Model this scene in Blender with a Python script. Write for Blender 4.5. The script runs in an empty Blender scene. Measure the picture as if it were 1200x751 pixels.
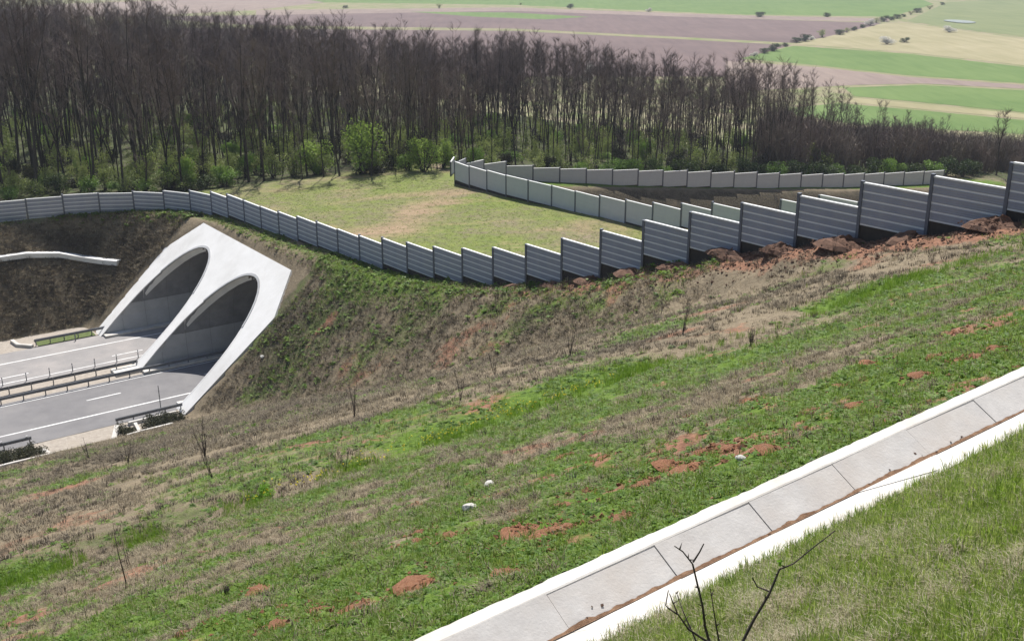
import bpy, bmesh, math, random
import numpy as np
from mathutils import Vector, Matrix

# ------------------------------------------------------------------ camera, world, sun, exposure
scene = bpy.context.scene
COL = scene.collection
CAM_H = 41.0
PITCH = math.radians(19.0)
cam_data = bpy.data.cameras.new("camera")
cam_data.sensor_width = 36.0
cam_data.lens = 38.8
cam_data.clip_start = 0.1
cam_data.clip_end = 20000
cam = bpy.data.objects.new("camera", cam_data)
cam.location = (0, 0, CAM_H)
cam.rotation_euler = (math.pi / 2 - PITCH, 0, 0)
COL.objects.link(cam)
scene.camera = cam

SUN_HEADING = math.radians(92.0)     # direction towards the sun, counter-clockwise from +X
SUN_ELEV = math.radians(55.0)
world = bpy.data.worlds.new("World")
scene.world = world
world.use_nodes = True
wn = world.node_tree
sky = wn.nodes.new("ShaderNodeTexSky")
sky.sky_type = 'NISHITA'
sky.sun_disc = False
sky.sun_elevation = SUN_ELEV
sky.sun_rotation = math.pi / 2 - SUN_HEADING
wn.links.new(sky.outputs[0], wn.nodes["Background"].inputs[0])
wn.nodes["Background"].inputs[1].default_value = 0.08

sun_data = bpy.data.lights.new("sun", 'SUN')
sun_data.energy = 5.0
sun_data.angle = math.radians(0.5)
sun_data.color = (1.0, 0.955, 0.89)
sun = bpy.data.objects.new("sun", sun_data)
sd = Vector((math.cos(SUN_HEADING) * math.cos(SUN_ELEV), math.sin(SUN_HEADING) * math.cos(SUN_ELEV), math.sin(SUN_ELEV)))
sun.rotation_euler = sd.to_track_quat('Z', 'Y').to_euler()
sun.location = (0, 0, 120)
COL.objects.link(sun)

scene.view_settings.view_transform = 'Standard'
scene.view_settings.look = 'None'
scene.view_settings.exposure = 0.60
scene.view_settings.gamma = 1.0
scene.view_settings.use_curve_mapping = False
scene.cycles.max_bounces = 6
scene.cycles.diffuse_bounces = 3
scene.cycles.transparent_max_bounces = 8
scene.cycles.volume_bounces = 0
scene.cycles.use_denoising = True

# ------------------------------------------------------------------ the lie of the land
# a: metres across the motorway (away from the camera), s: metres along it (into the tunnel), origin at the portal's foot
ROAD_DIR = math.radians(35.5)
RDX, RDY = math.cos(ROAD_DIR), math.sin(ROAD_DIR)
AXX, AXY = -RDY, RDX
CX0, CY0 = -38.07, 103.91


def to_as(x, y):
    dx, dy = x - CX0, y - CY0
    return dx * AXX + dy * AXY, dx * RDX + dy * RDY


def to_xy(a, s):
    return CX0 + a * AXX + s * RDX, CY0 + a * AXY + s * RDY


A_CAM, S_CAM = to_as(0.0, 0.0)


def sstep(e0, e1, v):
    t = np.clip((v - e0) / (e1 - e0), 0, 1)
    return t * t * (3 - 2 * t)


def smax(p, q, k):
    h = np.clip(0.5 + 0.5 * (p - q) / k, 0, 1)
    return q + (p - q) * h + k * h * (1 - h)


def smin(p, q, k):
    return -smax(-p, -q, k)


_rng = np.random.RandomState(7)
_tab = _rng.rand(256, 256)


def vnoise(x, y):
    x = np.asarray(x, float); y = np.asarray(y, float)
    xi = np.floor(x).astype(int); yi = np.floor(y).astype(int)
    fx = x - xi; fy = y - yi
    fx = fx * fx * (3 - 2 * fx); fy = fy * fy * (3 - 2 * fy)
    g = lambda i, j: _tab[i & 255, j & 255]
    return (g(xi, yi) * (1 - fx) + g(xi + 1, yi) * fx) * (1 - fy) + (g(xi, yi + 1) * (1 - fx) + g(xi + 1, yi + 1) * fx) * fy


def fbm(x, y, scale, octaves=4, gain=0.5):
    v = 0; amp = 1.0; tot = 0; f = 1.0 / scale
    for o in range(octaves):
        v = v + amp * vnoise(x * f + 17.3 * o, y * f - 9.1 * o); tot += amp
        amp *= gain; f *= 2.03
    return v / tot


HILL_A = [-400, -160, -107, -90, -78, -70, -62, -54, -46, -38, -30, -22, -14, -6, 2, 10, 18, 24, 28, 45, 70, 140, 400]
HILL_Z = [70, 52, 37.2, 31.2, 27.3, 24.9, 22.5, 19.7, 17.0, 15.1, 13.9, 12.9, 12.6, 12.1, 11.9, 11.5, 10.9, 10.4, 10.2, 9.0, 8.0, 7.0, 6.0]
FENCE_A = [-107, -78, -50, -26, 6, 14, 18, 21.4, 24.3, 26.4, 27.7, 29]
FENCE_S = [23, 21, 19, 17.2, 15.5, 14.8, 13.7, 11.7, 9.0, 5.6, 1.8, -30]
TILT = 0.045
DITCH0 = 4.60        # ditch measured from the camera's foot, across the slope
DITCH1 = 5.81
BENCH = 24.4


def tilt(ap, s):
    return TILT * (s - S_CAM - 12.0) * (1 - sstep(36, 62, ap))


def upper_slope(ap):
    """the cut slope without the ditch; ap = metres from the camera across the slope"""
    z_up = 39.84 - 0.6 * np.minimum(ap, DITCH0)
    zd0 = 39.84 - 0.6 * DITCH0
    zd1 = 36.68
    z = np.where(ap < DITCH0, z_up, zd0 + (zd1 - zd0) * np.clip((ap - DITCH0) / (DITCH1 - DITCH0), 0, 1) - 0.5 * np.maximum(0, ap - DITCH1))
    zb = zd1 - 0.5 * (BENCH - DITCH1)
    bench = zb - 0.2 * np.clip(ap - BENCH, 0, 2.0) - 0.432 * np.clip(ap - BENCH - 2.0, 0, 30) - 0.40 * np.maximum(0, ap - BENCH - 32.0)
    return np.where(ap < BENCH, z, bench)


def ground(x, y, detail=True):
    x = np.asarray(x, float); y = np.asarray(y, float)
    a, s = to_as(x, y)
    ap = a - A_CAM
    hill = np.interp(a, HILL_A, HILL_Z)
    # beyond the second portal the land falls away to the right
    fall = np.maximum(0, s - 52) * sstep(-20, 25, a) * 0.075 + np.maximum(0, s - 60) * sstep(-60, -10, a) * (1 - sstep(-20, 25, a)) * 0.06
    hill = hill - np.minimum(fall, 9.0)
    zc_ = np.interp(s, [46, 52, 57, 63, 77, 96, 115, 135, 200], [13, 12.0, 10.0, 7.5, 6.3, 4.7, 3.4, 2.5, 1.0])
    axis0 = -np.maximum(0, s - 60) * 0.34
    hill = np.where((s > 46) & (a > axis0), smin(hill, zc_ + 0.015 * np.maximum(0, a - axis0 - 26) + 0.1, 0.5), hill)
    # the cutting beyond the tunnel, between the two far fences
    axis = -np.maximum(0, s - 60) * 0.34
    floor2 = -np.maximum(0, s - 60) * 0.065
    cut2 = floor2 + 0.86 * np.maximum(0, np.abs(a - axis) - 13.0 + 0.0 * a)
    ramp = 12.6 - 0.9 * np.maximum(0, s - 52.0 - np.maximum(0, -a - 14) * 0.10)
    hill2 = smin(hill, smax(cut2, ramp, 1.0), 0.8)
    hill = np.where(s > 40, hill2, hill)
    # the near cutting
    near = upper_slope(ap) + tilt(ap, s)
    far = 0.9 * (a - 16.8)
    slope_k = 0.55 + (0.885 - 0.55) * sstep(-48, -26, a)
    sf = np.interp(a, FENCE_A, FENCE_S)
    end = hill - slope_k * np.maximum(0, sf - 2.2 - s)
    cutting = smax(np.where(a < 0, near, far), end, 1.2)
    cutting = np.where(a < -95, near, cutting)
    cutting = np.maximum(cutting, -0.12 + 0 * a)
    w_hill = sstep(0, 2.0, s - sf + 2.2)
    z = np.where(a > 29, hill, smin(cutting, hill, 0.6) * (1 - w_hill) + hill * w_hill)
    z = np.where((a > 16) & (a <= 29) & (s < sf), np.minimum(smax(far, end, 1.2), hill), z)
    z = np.maximum(z, np.where(s < 16, -0.12, -99))
    # the near part of the slope stays a cut face well past the fence line
    wn_ = 1 - sstep(10, 26, ap)
    z = np.where(a < -70, near * wn_ + z * (1 - wn_), z)
    # the plain
    d = np.hypot(x, y)
    az = np.degrees(np.arctan2(x, np.maximum(y, 1e-3)))
    edge0 = np.interp(az, [-60, -24, -8, 2, 10, 22, 60], [330, 320, 285, 245, 205, 200, 190])
    edge1 = edge0 + np.interp(az, [-60, -8, 10, 60], [120, 110, 110, 110])
    wp = np.where(y > 0, sstep(0, 1, (d - edge0) / (edge1 - edge0)), sstep(300, 700, d))
    z = z * (1 - wp) + (-12.0) * wp
    if detail:
        onroad = (np.abs(a) < 18.5) & (s < 13)
        by_ditch = sstep(0.25, 1.1, np.abs(ap - 5.2) - 0.6)
        m = np.where(onroad, 0, 1.0) * (1 - wp) * by_ditch
        amp_far = sstep(60, 90, d)
        z = z + m * (0.10 * (fbm(x, y, 2.6, 3) - 0.5) + (0.55 * (fbm(x + 50, y, 9.0, 3) - 0.5)) * sstep(14, 40, d) * (1 - 0.5 * amp_far))
        # clods under the fence on the upper slope
        cl = sstep(-30, -48, a) * (1 - sstep(4.5, 9.0, np.abs(s - sf + 1.5))) * (s < sf + 2)
        z = z + cl * 0.7 * (fbm(x, y, 1.3, 3) - 0.45)
        # worn turf in the foreground
        nearw = 1 - sstep(20, 45, d)
        z = z + m * nearw * 0.17 * (fbm(x, y, 0.5, 3) - 0.5)
        z = z + 0.38 * np.exp(-((s - sf + 0.3) / 1.4) ** 2) * sstep(-34, -46, a) * (0.6 + 0.8 * fbm(x, y, 2.0, 2))
    return z

# ------------------------------------------------------------------ helpers
def tag(o, label=None, cat=None, group=None, kind=None):
    if label: o["label"] = label
    if cat: o["category"] = cat
    if group: o["group"] = group
    if kind: o["kind"] = kind
    return o


def link(name, mesh, mat=None, parent=None, loc=None, rot=None):
    if mat is not None and len(mesh.materials) == 0:
        mesh.materials.append(mat)
    o = bpy.data.objects.new(name, mesh)
    COL.objects.link(o)
    if parent is not None: o.parent = parent
    if loc is not None: o.location = loc
    if rot is not None: o.rotation_euler = rot
    return o


def empty(name, loc=(0, 0, 0), rz=0.0):
    o = bpy.data.objects.new(name, None)
    o.empty_display_size = 0.2
    COL.objects.link(o)
    o.location = loc; o.rotation_euler = (0, 0, rz)
    return o


def pymesh(name, verts, faces, smooth=False):
    me = bpy.data.meshes.new(name)
    me.from_pydata([tuple(map(float, v)) for v in verts], [], [tuple(f) for f in faces])
    me.update()
    if smooth:
        me.polygons.foreach_set("use_smooth", [True] * len(me.polygons))
    return me


class MB:
    """collects shapes for ONE mesh"""
    def __init__(self): self.v = []; self.f = []; self.m = []; self.cur = 0

    def add(self, verts, faces):
        n = len(self.v)
        self.v += [tuple(p) for p in verts]
        for f in faces: self.f.append(tuple(i + n for i in f)); self.m.append(self.cur)

    def box(self, x0, x1, y0, y1, z0, z1):
        self.add([(x0, y0, z0), (x1, y0, z0), (x1, y1, z0), (x0, y1, z0), (x0, y0, z1), (x1, y0, z1), (x1, y1, z1), (x0, y1, z1)],
                 [(0, 3, 2, 1), (4, 5, 6, 7), (0, 1, 5, 4), (1, 2, 6, 5), (2, 3, 7, 6), (3, 0, 4, 7)])

    def bevbox(self, x0, x1, y0, y1, z0, z1, b):
        """box with its top edges chamfered"""
        self.add([(x0, y0, z0), (x1, y0, z0), (x1, y1, z0), (x0, y1, z0),
                  (x0, y0, z1 - b), (x1, y0, z1 - b), (x1, y1, z1 - b), (x0, y1, z1 - b),
                  (x0 + b, y0 + b, z1), (x1 - b, y0 + b, z1), (x1 - b, y1 - b, z1), (x0 + b, y1 - b, z1)],
                 [(0, 3, 2, 1), (0, 1, 5, 4), (1, 2, 6, 5), (2, 3, 7, 6), (3, 0, 4, 7),
                  (4, 5, 9, 8), (5, 6, 10, 9), (6, 7, 11, 10), (7, 4, 8, 11), (8, 9, 10, 11)])

    def tube(self, pts, radii, n=6, cap=True):
        pts = [Vector(p) for p in pts]
        rings = []
        base = len(self.v)
        for i, p in enumerate(pts):
            d = (pts[min(i + 1, len(pts) - 1)] - pts[max(i - 1, 0)])
            if d.length < 1e-6: d = Vector((0, 0, 1))
            d.normalize()
            u = d.cross(Vector((0.31, 0.95, 0.05)))
            if u.length < 0.05: u = d.cross(Vector((1, 0, 0)))
            u.normalize(); w = d.cross(u)
            r = radii[i]
            for k in range(n):
                t = 2 * math.pi * k / n
                self.v.append(tuple(p + u * (math.cos(t) * r) + w * (math.sin(t) * r)))
        for i in range(len(pts) - 1):
            for k in range(n):
                a = base + i * n + k; b = base + i * n + (k + 1) % n
                self.f.append((a, b, b + n, a + n)); self.m.append(self.cur)
        if cap:
            self.f.append(tuple(base + k for k in reversed(range(n)))); self.m.append(self.cur)
            e = base + (len(pts) - 1) * n
            self.f.append(tuple(e + k for k in range(n))); self.m.append(self.cur)

    def cone(self, p, q, r, n=3):
        p = Vector(p); q = Vector(q); d = (q - p).normalized()
        u = d.cross(Vector((0.31, 0.95, 0.05))).normalized(); w = d.cross(u)
        b = len(self.v)
        for k in range(n):
            t = 2 * math.pi * k / n
            self.v.append(tuple(p + u * (math.cos(t) * r) + w * (math.sin(t) * r)))
        self.v.append(tuple(q))
        for k in range(n):
            self.f.append((b + k, b + (k + 1) % n, b + n)); self.m.append(self.cur)

    def extrude_profile(self, prof, x0, x1):
        """closed profile of (y, z) run along x"""
        n = len(prof)
        self.add([(x0, y, z) for y, z in prof] + [(x1, y, z) for y, z in prof],
                 [(i, (i + 1) % n, n + (i + 1) % n, n + i) for i in range(n)] + [tuple(reversed(range(n))), tuple(range(n, 2 * n))])

    def mesh(self, name, mats=None, smooth=False):
        me = pymesh(name, self.v, self.f, smooth)
        if mats:
            for m in mats: me.materials.append(m)
            me.polygons.foreach_set("material_index", self.m)
        return me


# ------------------------------------------------------------------ materials
def nodes_of(m):
    m.use_nodes = True
    nt = m.node_tree
    return nt, nt.nodes["Principled BSDF"]


def N(nt, kind, **kw):
    n = nt.nodes.new(kind)
    for k, v in kw.items():
        if k.startswith("i_"): n.inputs[k[2:].replace("_", " ")].default_value = v
        else: setattr(n, k, v)
    return n


def noise(nt, coord, scale, detail=4, rough=0.55):
    n = nt.nodes.new("ShaderNodeTexNoise")
    n.inputs["Scale"].default_value = scale
    n.inputs["Detail"].default_value = detail
    n.inputs["Roughness"].default_value = rough
    nt.links.new(coord, n.inputs["Vector"])
    return n.outputs["Fac"]


def ramp(nt, fac, p0, p1, c0=(0, 0, 0, 1), c1=(1, 1, 1, 1)):
    r = nt.nodes.new("ShaderNodeValToRGB")
    r.color_ramp.elements[0].position = p0; r.color_ramp.elements[1].position = p1
    r.color_ramp.elements[0].color = c0; r.color_ramp.elements[1].color = c1
    nt.links.new(fac, r.inputs[0])
    return r.outputs[0]


def mixc(nt, fac, a, b, mode='MIX'):
    m = nt.nodes.new("ShaderNodeMix"); m.data_type = 'RGBA'; m.blend_type = mode
    for sock, val in ((m.inputs[0], fac), (m.inputs[6], a), (m.inputs[7], b)):
        if isinstance(val, (int, float)): sock.default_value = val
        elif isinstance(val, tuple): sock.default_value = val if len(val) == 4 else (*val, 1)
        else: nt.links.new(val, sock)
    return m.outputs[2]


def maths(nt, op, a, b=None):
    m = nt.nodes.new("ShaderNodeMath"); m.operation = op
    for i, v in enumerate((a, b)):
        if v is None: continue
        if isinstance(v, (int, float)): m.inputs[i].default_value = v
        else: nt.links.new(v, m.inputs[i])
    return m.outputs[0]


def bump(nt, bsdf, h, strength, dist):
    b = nt.nodes.new("ShaderNodeBump")
    b.inputs["Strength"].default_value = strength; b.inputs["Distance"].default_value = dist
    nt.links.new(h, b.inputs["Height"]); nt.links.new(b.outputs[0], bsdf.inputs["Normal"])


def plain(name, c0, c1=None, scale=3.0, rough=0.8, metal=0.0, bump_s=0.0, bump_d=0.01, coords='Object', stain=None, spec=0.5):
    m = bpy.data.materials.new(name)
    nt, b = nodes_of(m)
    b.inputs["Roughness"].default_value = rough; b.inputs["Metallic"].default_value = metal
    b.inputs["Specular IOR Level"].default_value = spec
    tc = nt.nodes.new("ShaderNodeTexCoord").outputs[coords]
    c1 = c1 or c0
    f1 = noise(nt, tc, scale, 6, 0.6)
    col = mixc(nt, ramp(nt, f1, 0.3, 0.7), c0, c1)
    if stain:
        f2 = noise(nt, tc, scale * 0.23, 5, 0.65)
        col = mixc(nt, ramp(nt, f2, 0.46, 0.72), col, stain)
    nt.links.new(col, b.inputs["Base Color"])
    if bump_s: bump(nt, b, noise(nt, tc, scale * 9, 4), bump_s, bump_d)
    return m


def random_tint(name, cols, rough=0.7, trans=0.0):
    """colour picked per object or instance from a short list"""
    m = bpy.data.materials.new(name)
    nt, b = nodes_of(m)
    oi = nt.nodes.new("ShaderNodeObjectInfo")
    r = nt.nodes.new("ShaderNodeValToRGB")
    el = r.color_ramp.elements
    while len(el) < len(cols): el.new(0.5)
    for i, c in enumerate(cols):
        el[i].position = i / max(1, len(cols) - 1); el[i].color = (*c, 1)
    nt.links.new(oi.outputs["Random"], r.inputs[0])
    nt.links.new(r.outputs[0], b.inputs["Base Color"])
    b.inputs["Roughness"].default_value = rough
    b.inputs["Specular IOR Level"].default_value = 0.25
    if trans:
        t = nt.nodes.new("ShaderNodeBsdfTranslucent")
        nt.links.new(r.outputs[0], t.inputs[0])
        mx = nt.nodes.new("ShaderNodeMixShader"); mx.inputs[0].default_value = trans
        nt.links.new(b.outputs[0], mx.inputs[1]); nt.links.new(t.outputs[0], mx.inputs[2])
        nt.links.new(mx.outputs[0], nt.nodes["Material Output"].inputs[0])
    return m


M = {}
M['white_concrete'] = plain('white_concrete', (0.70, 0.69, 0.67), (0.77, 0.76, 0.745), 0.9, 0.75, bump_s=0.15, stain=(0.62, 0.605, 0.58))
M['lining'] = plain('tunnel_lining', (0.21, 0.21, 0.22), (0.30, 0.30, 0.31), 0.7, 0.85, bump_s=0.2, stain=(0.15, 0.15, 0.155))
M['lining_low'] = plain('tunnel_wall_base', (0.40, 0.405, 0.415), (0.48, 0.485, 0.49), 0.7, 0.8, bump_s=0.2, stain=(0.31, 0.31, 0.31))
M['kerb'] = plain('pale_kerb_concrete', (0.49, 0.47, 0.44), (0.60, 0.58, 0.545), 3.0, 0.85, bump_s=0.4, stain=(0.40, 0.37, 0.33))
M['asphalt'] = plain('asphalt', (0.132, 0.128, 0.132), (0.165, 0.16, 0.163), 0.8, 0.9, bump_s=0.15, bump_d=0.004, stain=(0.19, 0.183, 0.182))
M['asphalt_pale'] = plain('sun_bleached_asphalt', (0.205, 0.195, 0.193), (0.25, 0.238, 0.232), 0.8, 0.9, bump_s=0.15, bump_d=0.004, stain=(0.31, 0.285, 0.27))
M['road_paint'] = plain('road_paint', (0.62, 0.62, 0.61), (0.72, 0.72, 0.71), 3.0, 0.7, stain=(0.42, 0.42, 0.42))
M['gravel'] = plain('gravel', (0.26, 0.225, 0.19), (0.40, 0.355, 0.30), 2.6, 0.95, bump_s=0.8, bump_d=0.05, stain=(0.33, 0.285, 0.235))
M['dark_steel'] = plain('dark_galvanised_steel', (0.15, 0.155, 0.165), (0.21, 0.215, 0.225), 4.0, 0.5, metal=0.4)
M['post_steel'] = plain('blue_grey_post_paint', (0.085, 0.098, 0.135), (0.11, 0.122, 0.16), 3.0, 0.5)
M['board'] = plain('slate_barrier_board', (0.235, 0.258, 0.325), (0.285, 0.305, 0.37), 1.2, 0.5, bump_s=0.1, stain=(0.30, 0.305, 0.335))
M['joint'] = plain('pale_aluminium_strip', (0.58, 0.60, 0.64), (0.66, 0.68, 0.71), 3.0, 0.5)
M['cap'] = plain('white_cap_rail', (0.78, 0.78, 0.77), (0.82, 0.82, 0.81), 3.0, 0.5)
M['panel_grey'] = plain('light_grey_barrier_panel', (0.47, 0.485, 0.52), (0.53, 0.545, 0.575), 0.8, 0.7, bump_s=0.1, stain=(0.44, 0.445, 0.465))
M['gap_shade'] = plain('painted_gap_shade', (0.03, 0.024, 0.02), (0.05, 0.04, 0.032), 3.0, 0.9)  # near-black colour stands in for the deep shade under the barrier panels
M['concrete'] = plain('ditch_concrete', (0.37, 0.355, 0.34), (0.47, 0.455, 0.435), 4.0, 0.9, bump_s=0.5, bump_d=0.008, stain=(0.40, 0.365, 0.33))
M['spoil'] = plain('brown_spoil', (0.10, 0.052, 0.034), (0.23, 0.125, 0.08), 5.0, 0.95, bump_s=0.9, bump_d=0.08, stain=(0.16, 0.088, 0.056))
M['red_soil'] = plain('red_soil', (0.42, 0.165, 0.075), (0.66, 0.33, 0.18), 9.0, 0.95, bump_s=1.0, bump_d=0.05, stain=(0.54, 0.24, 0.12))
M['bark'] = plain('dark_bark', (0.035, 0.030, 0.027), (0.088, 0.064, 0.055), 6.0, 0.95)
M['twig'] = plain('twig_bark', (0.085, 0.066, 0.060), (0.13, 0.10, 0.09), 1.0, 0.95)
M['stone'] = plain('pale_stone', (0.36, 0.35, 0.32), (0.56, 0.54, 0.50), 9.0, 0.9, bump_s=0.4)


def terrain_material():
    m = bpy.data.materials.new("ground_cover")
    nt, b = nodes_of(m)
    b.inputs["Roughness"].default_value = 0.95
    b.inputs["Specular IOR Level"].default_value = 0.15
    co = nt.nodes.new("ShaderNodeTexCoord").outputs["Object"]
    at = lambda n: N(nt, "ShaderNodeAttribute", attribute_name=n).outputs["Fac"]
    n_big = noise(nt, co, 0.10, 5, 0.6)
    n_mid = noise(nt, co, 0.9, 6, 0.62)
    n_small = noise(nt, co, 5.0, 6, 0.65)
    n_fine = noise(nt, co, 26.0, 4, 0.6)
    # colour families
    dry = mixc(nt, ramp(nt, n_small, 0.35, 0.65), (0.118, 0.09, 0.06), (0.24, 0.195, 0.13))
    dry = mixc(nt, ramp(nt, n_fine, 0.45, 0.75), dry, (0.275, 0.23, 0.158))
    green = mixc(nt, ramp(nt, n_small, 0.35, 0.68), (0.055, 0.10, 0.014), (0.13, 0.20, 0.03))
    soil = mixc(nt, ramp(nt, n_small, 0.3, 0.7), (0.12, 0.060, 0.038), (0.31, 0.165, 0.105))
    dark = mixc(nt, ramp(nt, n_small, 0.36, 0.66), (0.04, 0.033, 0.023), (0.14, 0.12, 0.082))
    turf = mixc(nt, ramp(nt, n_mid, 0.35, 0.65), (0.105, 0.15, 0.03), (0.18, 0.205, 0.058))
    bare = mixc(nt, ramp(nt, n_mid, 0.3, 0.7), (0.24, 0.165, 0.105), (0.31, 0.235, 0.15))
    wood = mixc(nt, ramp(nt, n_mid, 0.38, 0.62), (0.055, 0.047, 0.032), (0.07, 0.095, 0.03))
    field = mixc(nt, ramp(nt, n_big, 0.35, 0.65), (0.16, 0.19, 0.07), (0.27, 0.225, 0.15))
    # coverage: the attribute sets how much, noise breaks up the edges
    def cover(name, nz, soft=0.12):
        v = maths(nt, 'ADD', at(name), maths(nt, 'MULTIPLY', maths(nt, 'SUBTRACT', nz, 0.5), 1.5))
        return ramp(nt, v, 0.5 - soft, 0.5 + soft)
    nz_mix = maths(nt, 'ADD', maths(nt, 'MULTIPLY', n_mid, 0.5), maths(nt, 'MULTIPLY', n_small, 0.5))
    col = mixc(nt, cover("green", nz_mix), dry, green)
    col = mixc(nt, cover("dark", nz_mix, 0.2), col, dark)
    col = mixc(nt, cover("turf", n_mid, 0.3), col, turf)
    col = mixc(nt, cover("bare", nz_mix, 0.25), col, bare)
    col = mixc(nt, cover("soil", nz_mix, 0.10), col, soil)
    col = mixc(nt, cover("wood", n_mid, 0.3), col, wood)
    col = mixc(nt, at("plain"), col, field)
    nt.links.new(col, b.inputs["Base Color"])
    h = maths(nt, 'ADD', maths(nt, 'MULTIPLY', n_small, 0.7), maths(nt, 'MULTIPLY', n_fine, 0.3))
    bump(nt, b, h, 0.9, 0.12)
    return m


M['ground'] = terrain_material()

# ------------------------------------------------------------------ ground sheet: rings round the camera's foot, finer where it is near
W_BASE, W_KINK, Z_KINK, W_TOP, Z_TOP = 13.94, 15.03, 7.9, 11.5, 11.06
PORTAL_TAN = math.tan(math.radians(41.5))


def portal_halfwidth(z):
    return np.interp(z, [0, Z_KINK, Z_TOP], [W_BASE, W_KINK, W_TOP])


def cover_masks(x, y, z):
    a, s = to_as(x, y)
    ap = a - A_CAM
    d = np.hypot(x, y)
    sf = np.interp(a, FENCE_A, FENCE_S)
    big = fbm(x, y, 7.0, 4, 0.55)
    mid = fbm(x + 30, y - 11, 2.2, 4, 0.6)
    near_side = (s < sf) & (a < -14)
    upper = near_side * (1 - sstep(22.5, 25.0, ap))
    lower = near_side * sstep(23.0, 26.0, ap)
    bank = ((s < sf) & (a > -34)) * 1.0
    plateau = ((s >= sf - 1.0) & (s < 52) & (a < 34)) * 1.0
    fin = fbm(x - 3, y + 8, 0.75, 3, 0.6)
    g = 0.52 + 0.16 * (1 - sstep(10, 20, d)) + 1.0 * (big - 0.5) + 1.0 * (mid - 0.5) + 1.3 * (fin - 0.5)
    g = g * upper + lower * (0.34 + 1.6 * (big - 0.5) + 0.6 * (mid - 0.5))
    # the fresh strip on the bench, and weeds beside the ditch
    strip = np.exp(-((ap - BENCH - 0.1) / 1.5) ** 2) * (s < sf - 4)
    g = g + 0.9 * strip * sstep(0.30, 0.50, fbm(s, 0 * a, 4.0, 3)) + 0.25 * np.exp(-((ap - 7.6) / 1.4) ** 2) * near_side
    g = g - 0.04 * (ap < DITCH0)
    # the top of the bank below the fence is greener
    g = g + bank * (0.55 * sstep(8.0, 10.8, s - sf + 12) * (0.3 + 1.4 * big))
    dark = np.zeros_like(x)
    # dead weeds on the bank beside the portal and on the far side of the cutting
    dark = np.maximum(dark, ((a > 14) & (a < 29) & (s < sf - 0.5)) * (0.52 - 0.35 * sstep(7.0, 10.0, z) + 1.0 * (mid - 0.5) + 0.5 * (big - 0.5)))
    dark = np.maximum(dark, ((a < -13) & (a > -50) & (s < sf - 4.5)) * (0.30 + 1.3 * (big - 0.5)) * sstep(-4, 3, s))
    dark = np.maximum(dark, lower * (0.28 + 0.9 * (fbm(x - 9, y, 5.0, 3) - 0.5)))
    axis0 = -np.maximum(0, s - 60) * 0.34
    beyond = (s > 54) & (a > axis0 - 8)
    dark = np.maximum(dark, beyond * (1 - sstep(20.5, 22.5, a - axis0)) * (0.75 + 0.9 * (mid - 0.5)))
    g = np.maximum(g, beyond * sstep(21, 22.5, a - axis0) * (1 - sstep(26, 30, a - axis0)) * 0.7)
    turf = plateau * (0.62 + 0.9 * (big - 0.5))
    track = np.exp(-((a - (-2 + 0.35 * (s - 30) + 2.2 * np.sin(s * 0.19))) / 3.6) ** 2) + 0.8 * np.exp(-((a - 12 + 0.2 * (s - 20)) / 2.0) ** 2)
    bare = plateau * np.clip(0.17 + 0.42 * track + 0.7 * (fbm(x, y, 4.0, 4) - 0.5) + 0.9 * (fbm((a + 0.5 * s) * 1.0, (s - 0.5 * a) * 0.16, 2.2, 3) - 0.5), 0, 1)
    soil = np.clip(sstep(-34, -50, a) * np.exp(-((s - sf + 1.2) / 2.2) ** 2) * (0.80 + 1.3 * (mid - 0.5)), 0, 1)
    soil = np.maximum(soil, lower * np.clip(1.9 * (fbm(x + 77, y, 3.8, 3) - 0.60) + 0.2, 0, 0.75) * (a < -22))
    soil = np.maximum(soil, upper * np.clip(2.6 * (fbm(x + 5, y + 60, 0.9, 3) - 0.62) + 0.3, 0, 0.75) * (ap > DITCH1) * (d < 40))
    wood = sstep(0, 1, np.clip((a - 30) / 6, 0, 1)) * (d < 420) + ((s > 60) & (a > 29 - 0.34 * (s - 60))) * 1.0
    wood = np.clip(wood, 0, 1)
    pl = sstep(-7.5, -11.0, z)
    return dict(green=np.clip(g, 0, 1), dark=np.clip(dark, 0, 1), turf=np.clip(turf, 0, 1), bare=np.clip(bare, 0, 1),
                soil=soil, wood=np.clip(wood * (1 - pl), 0, 1), plain=pl)


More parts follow.
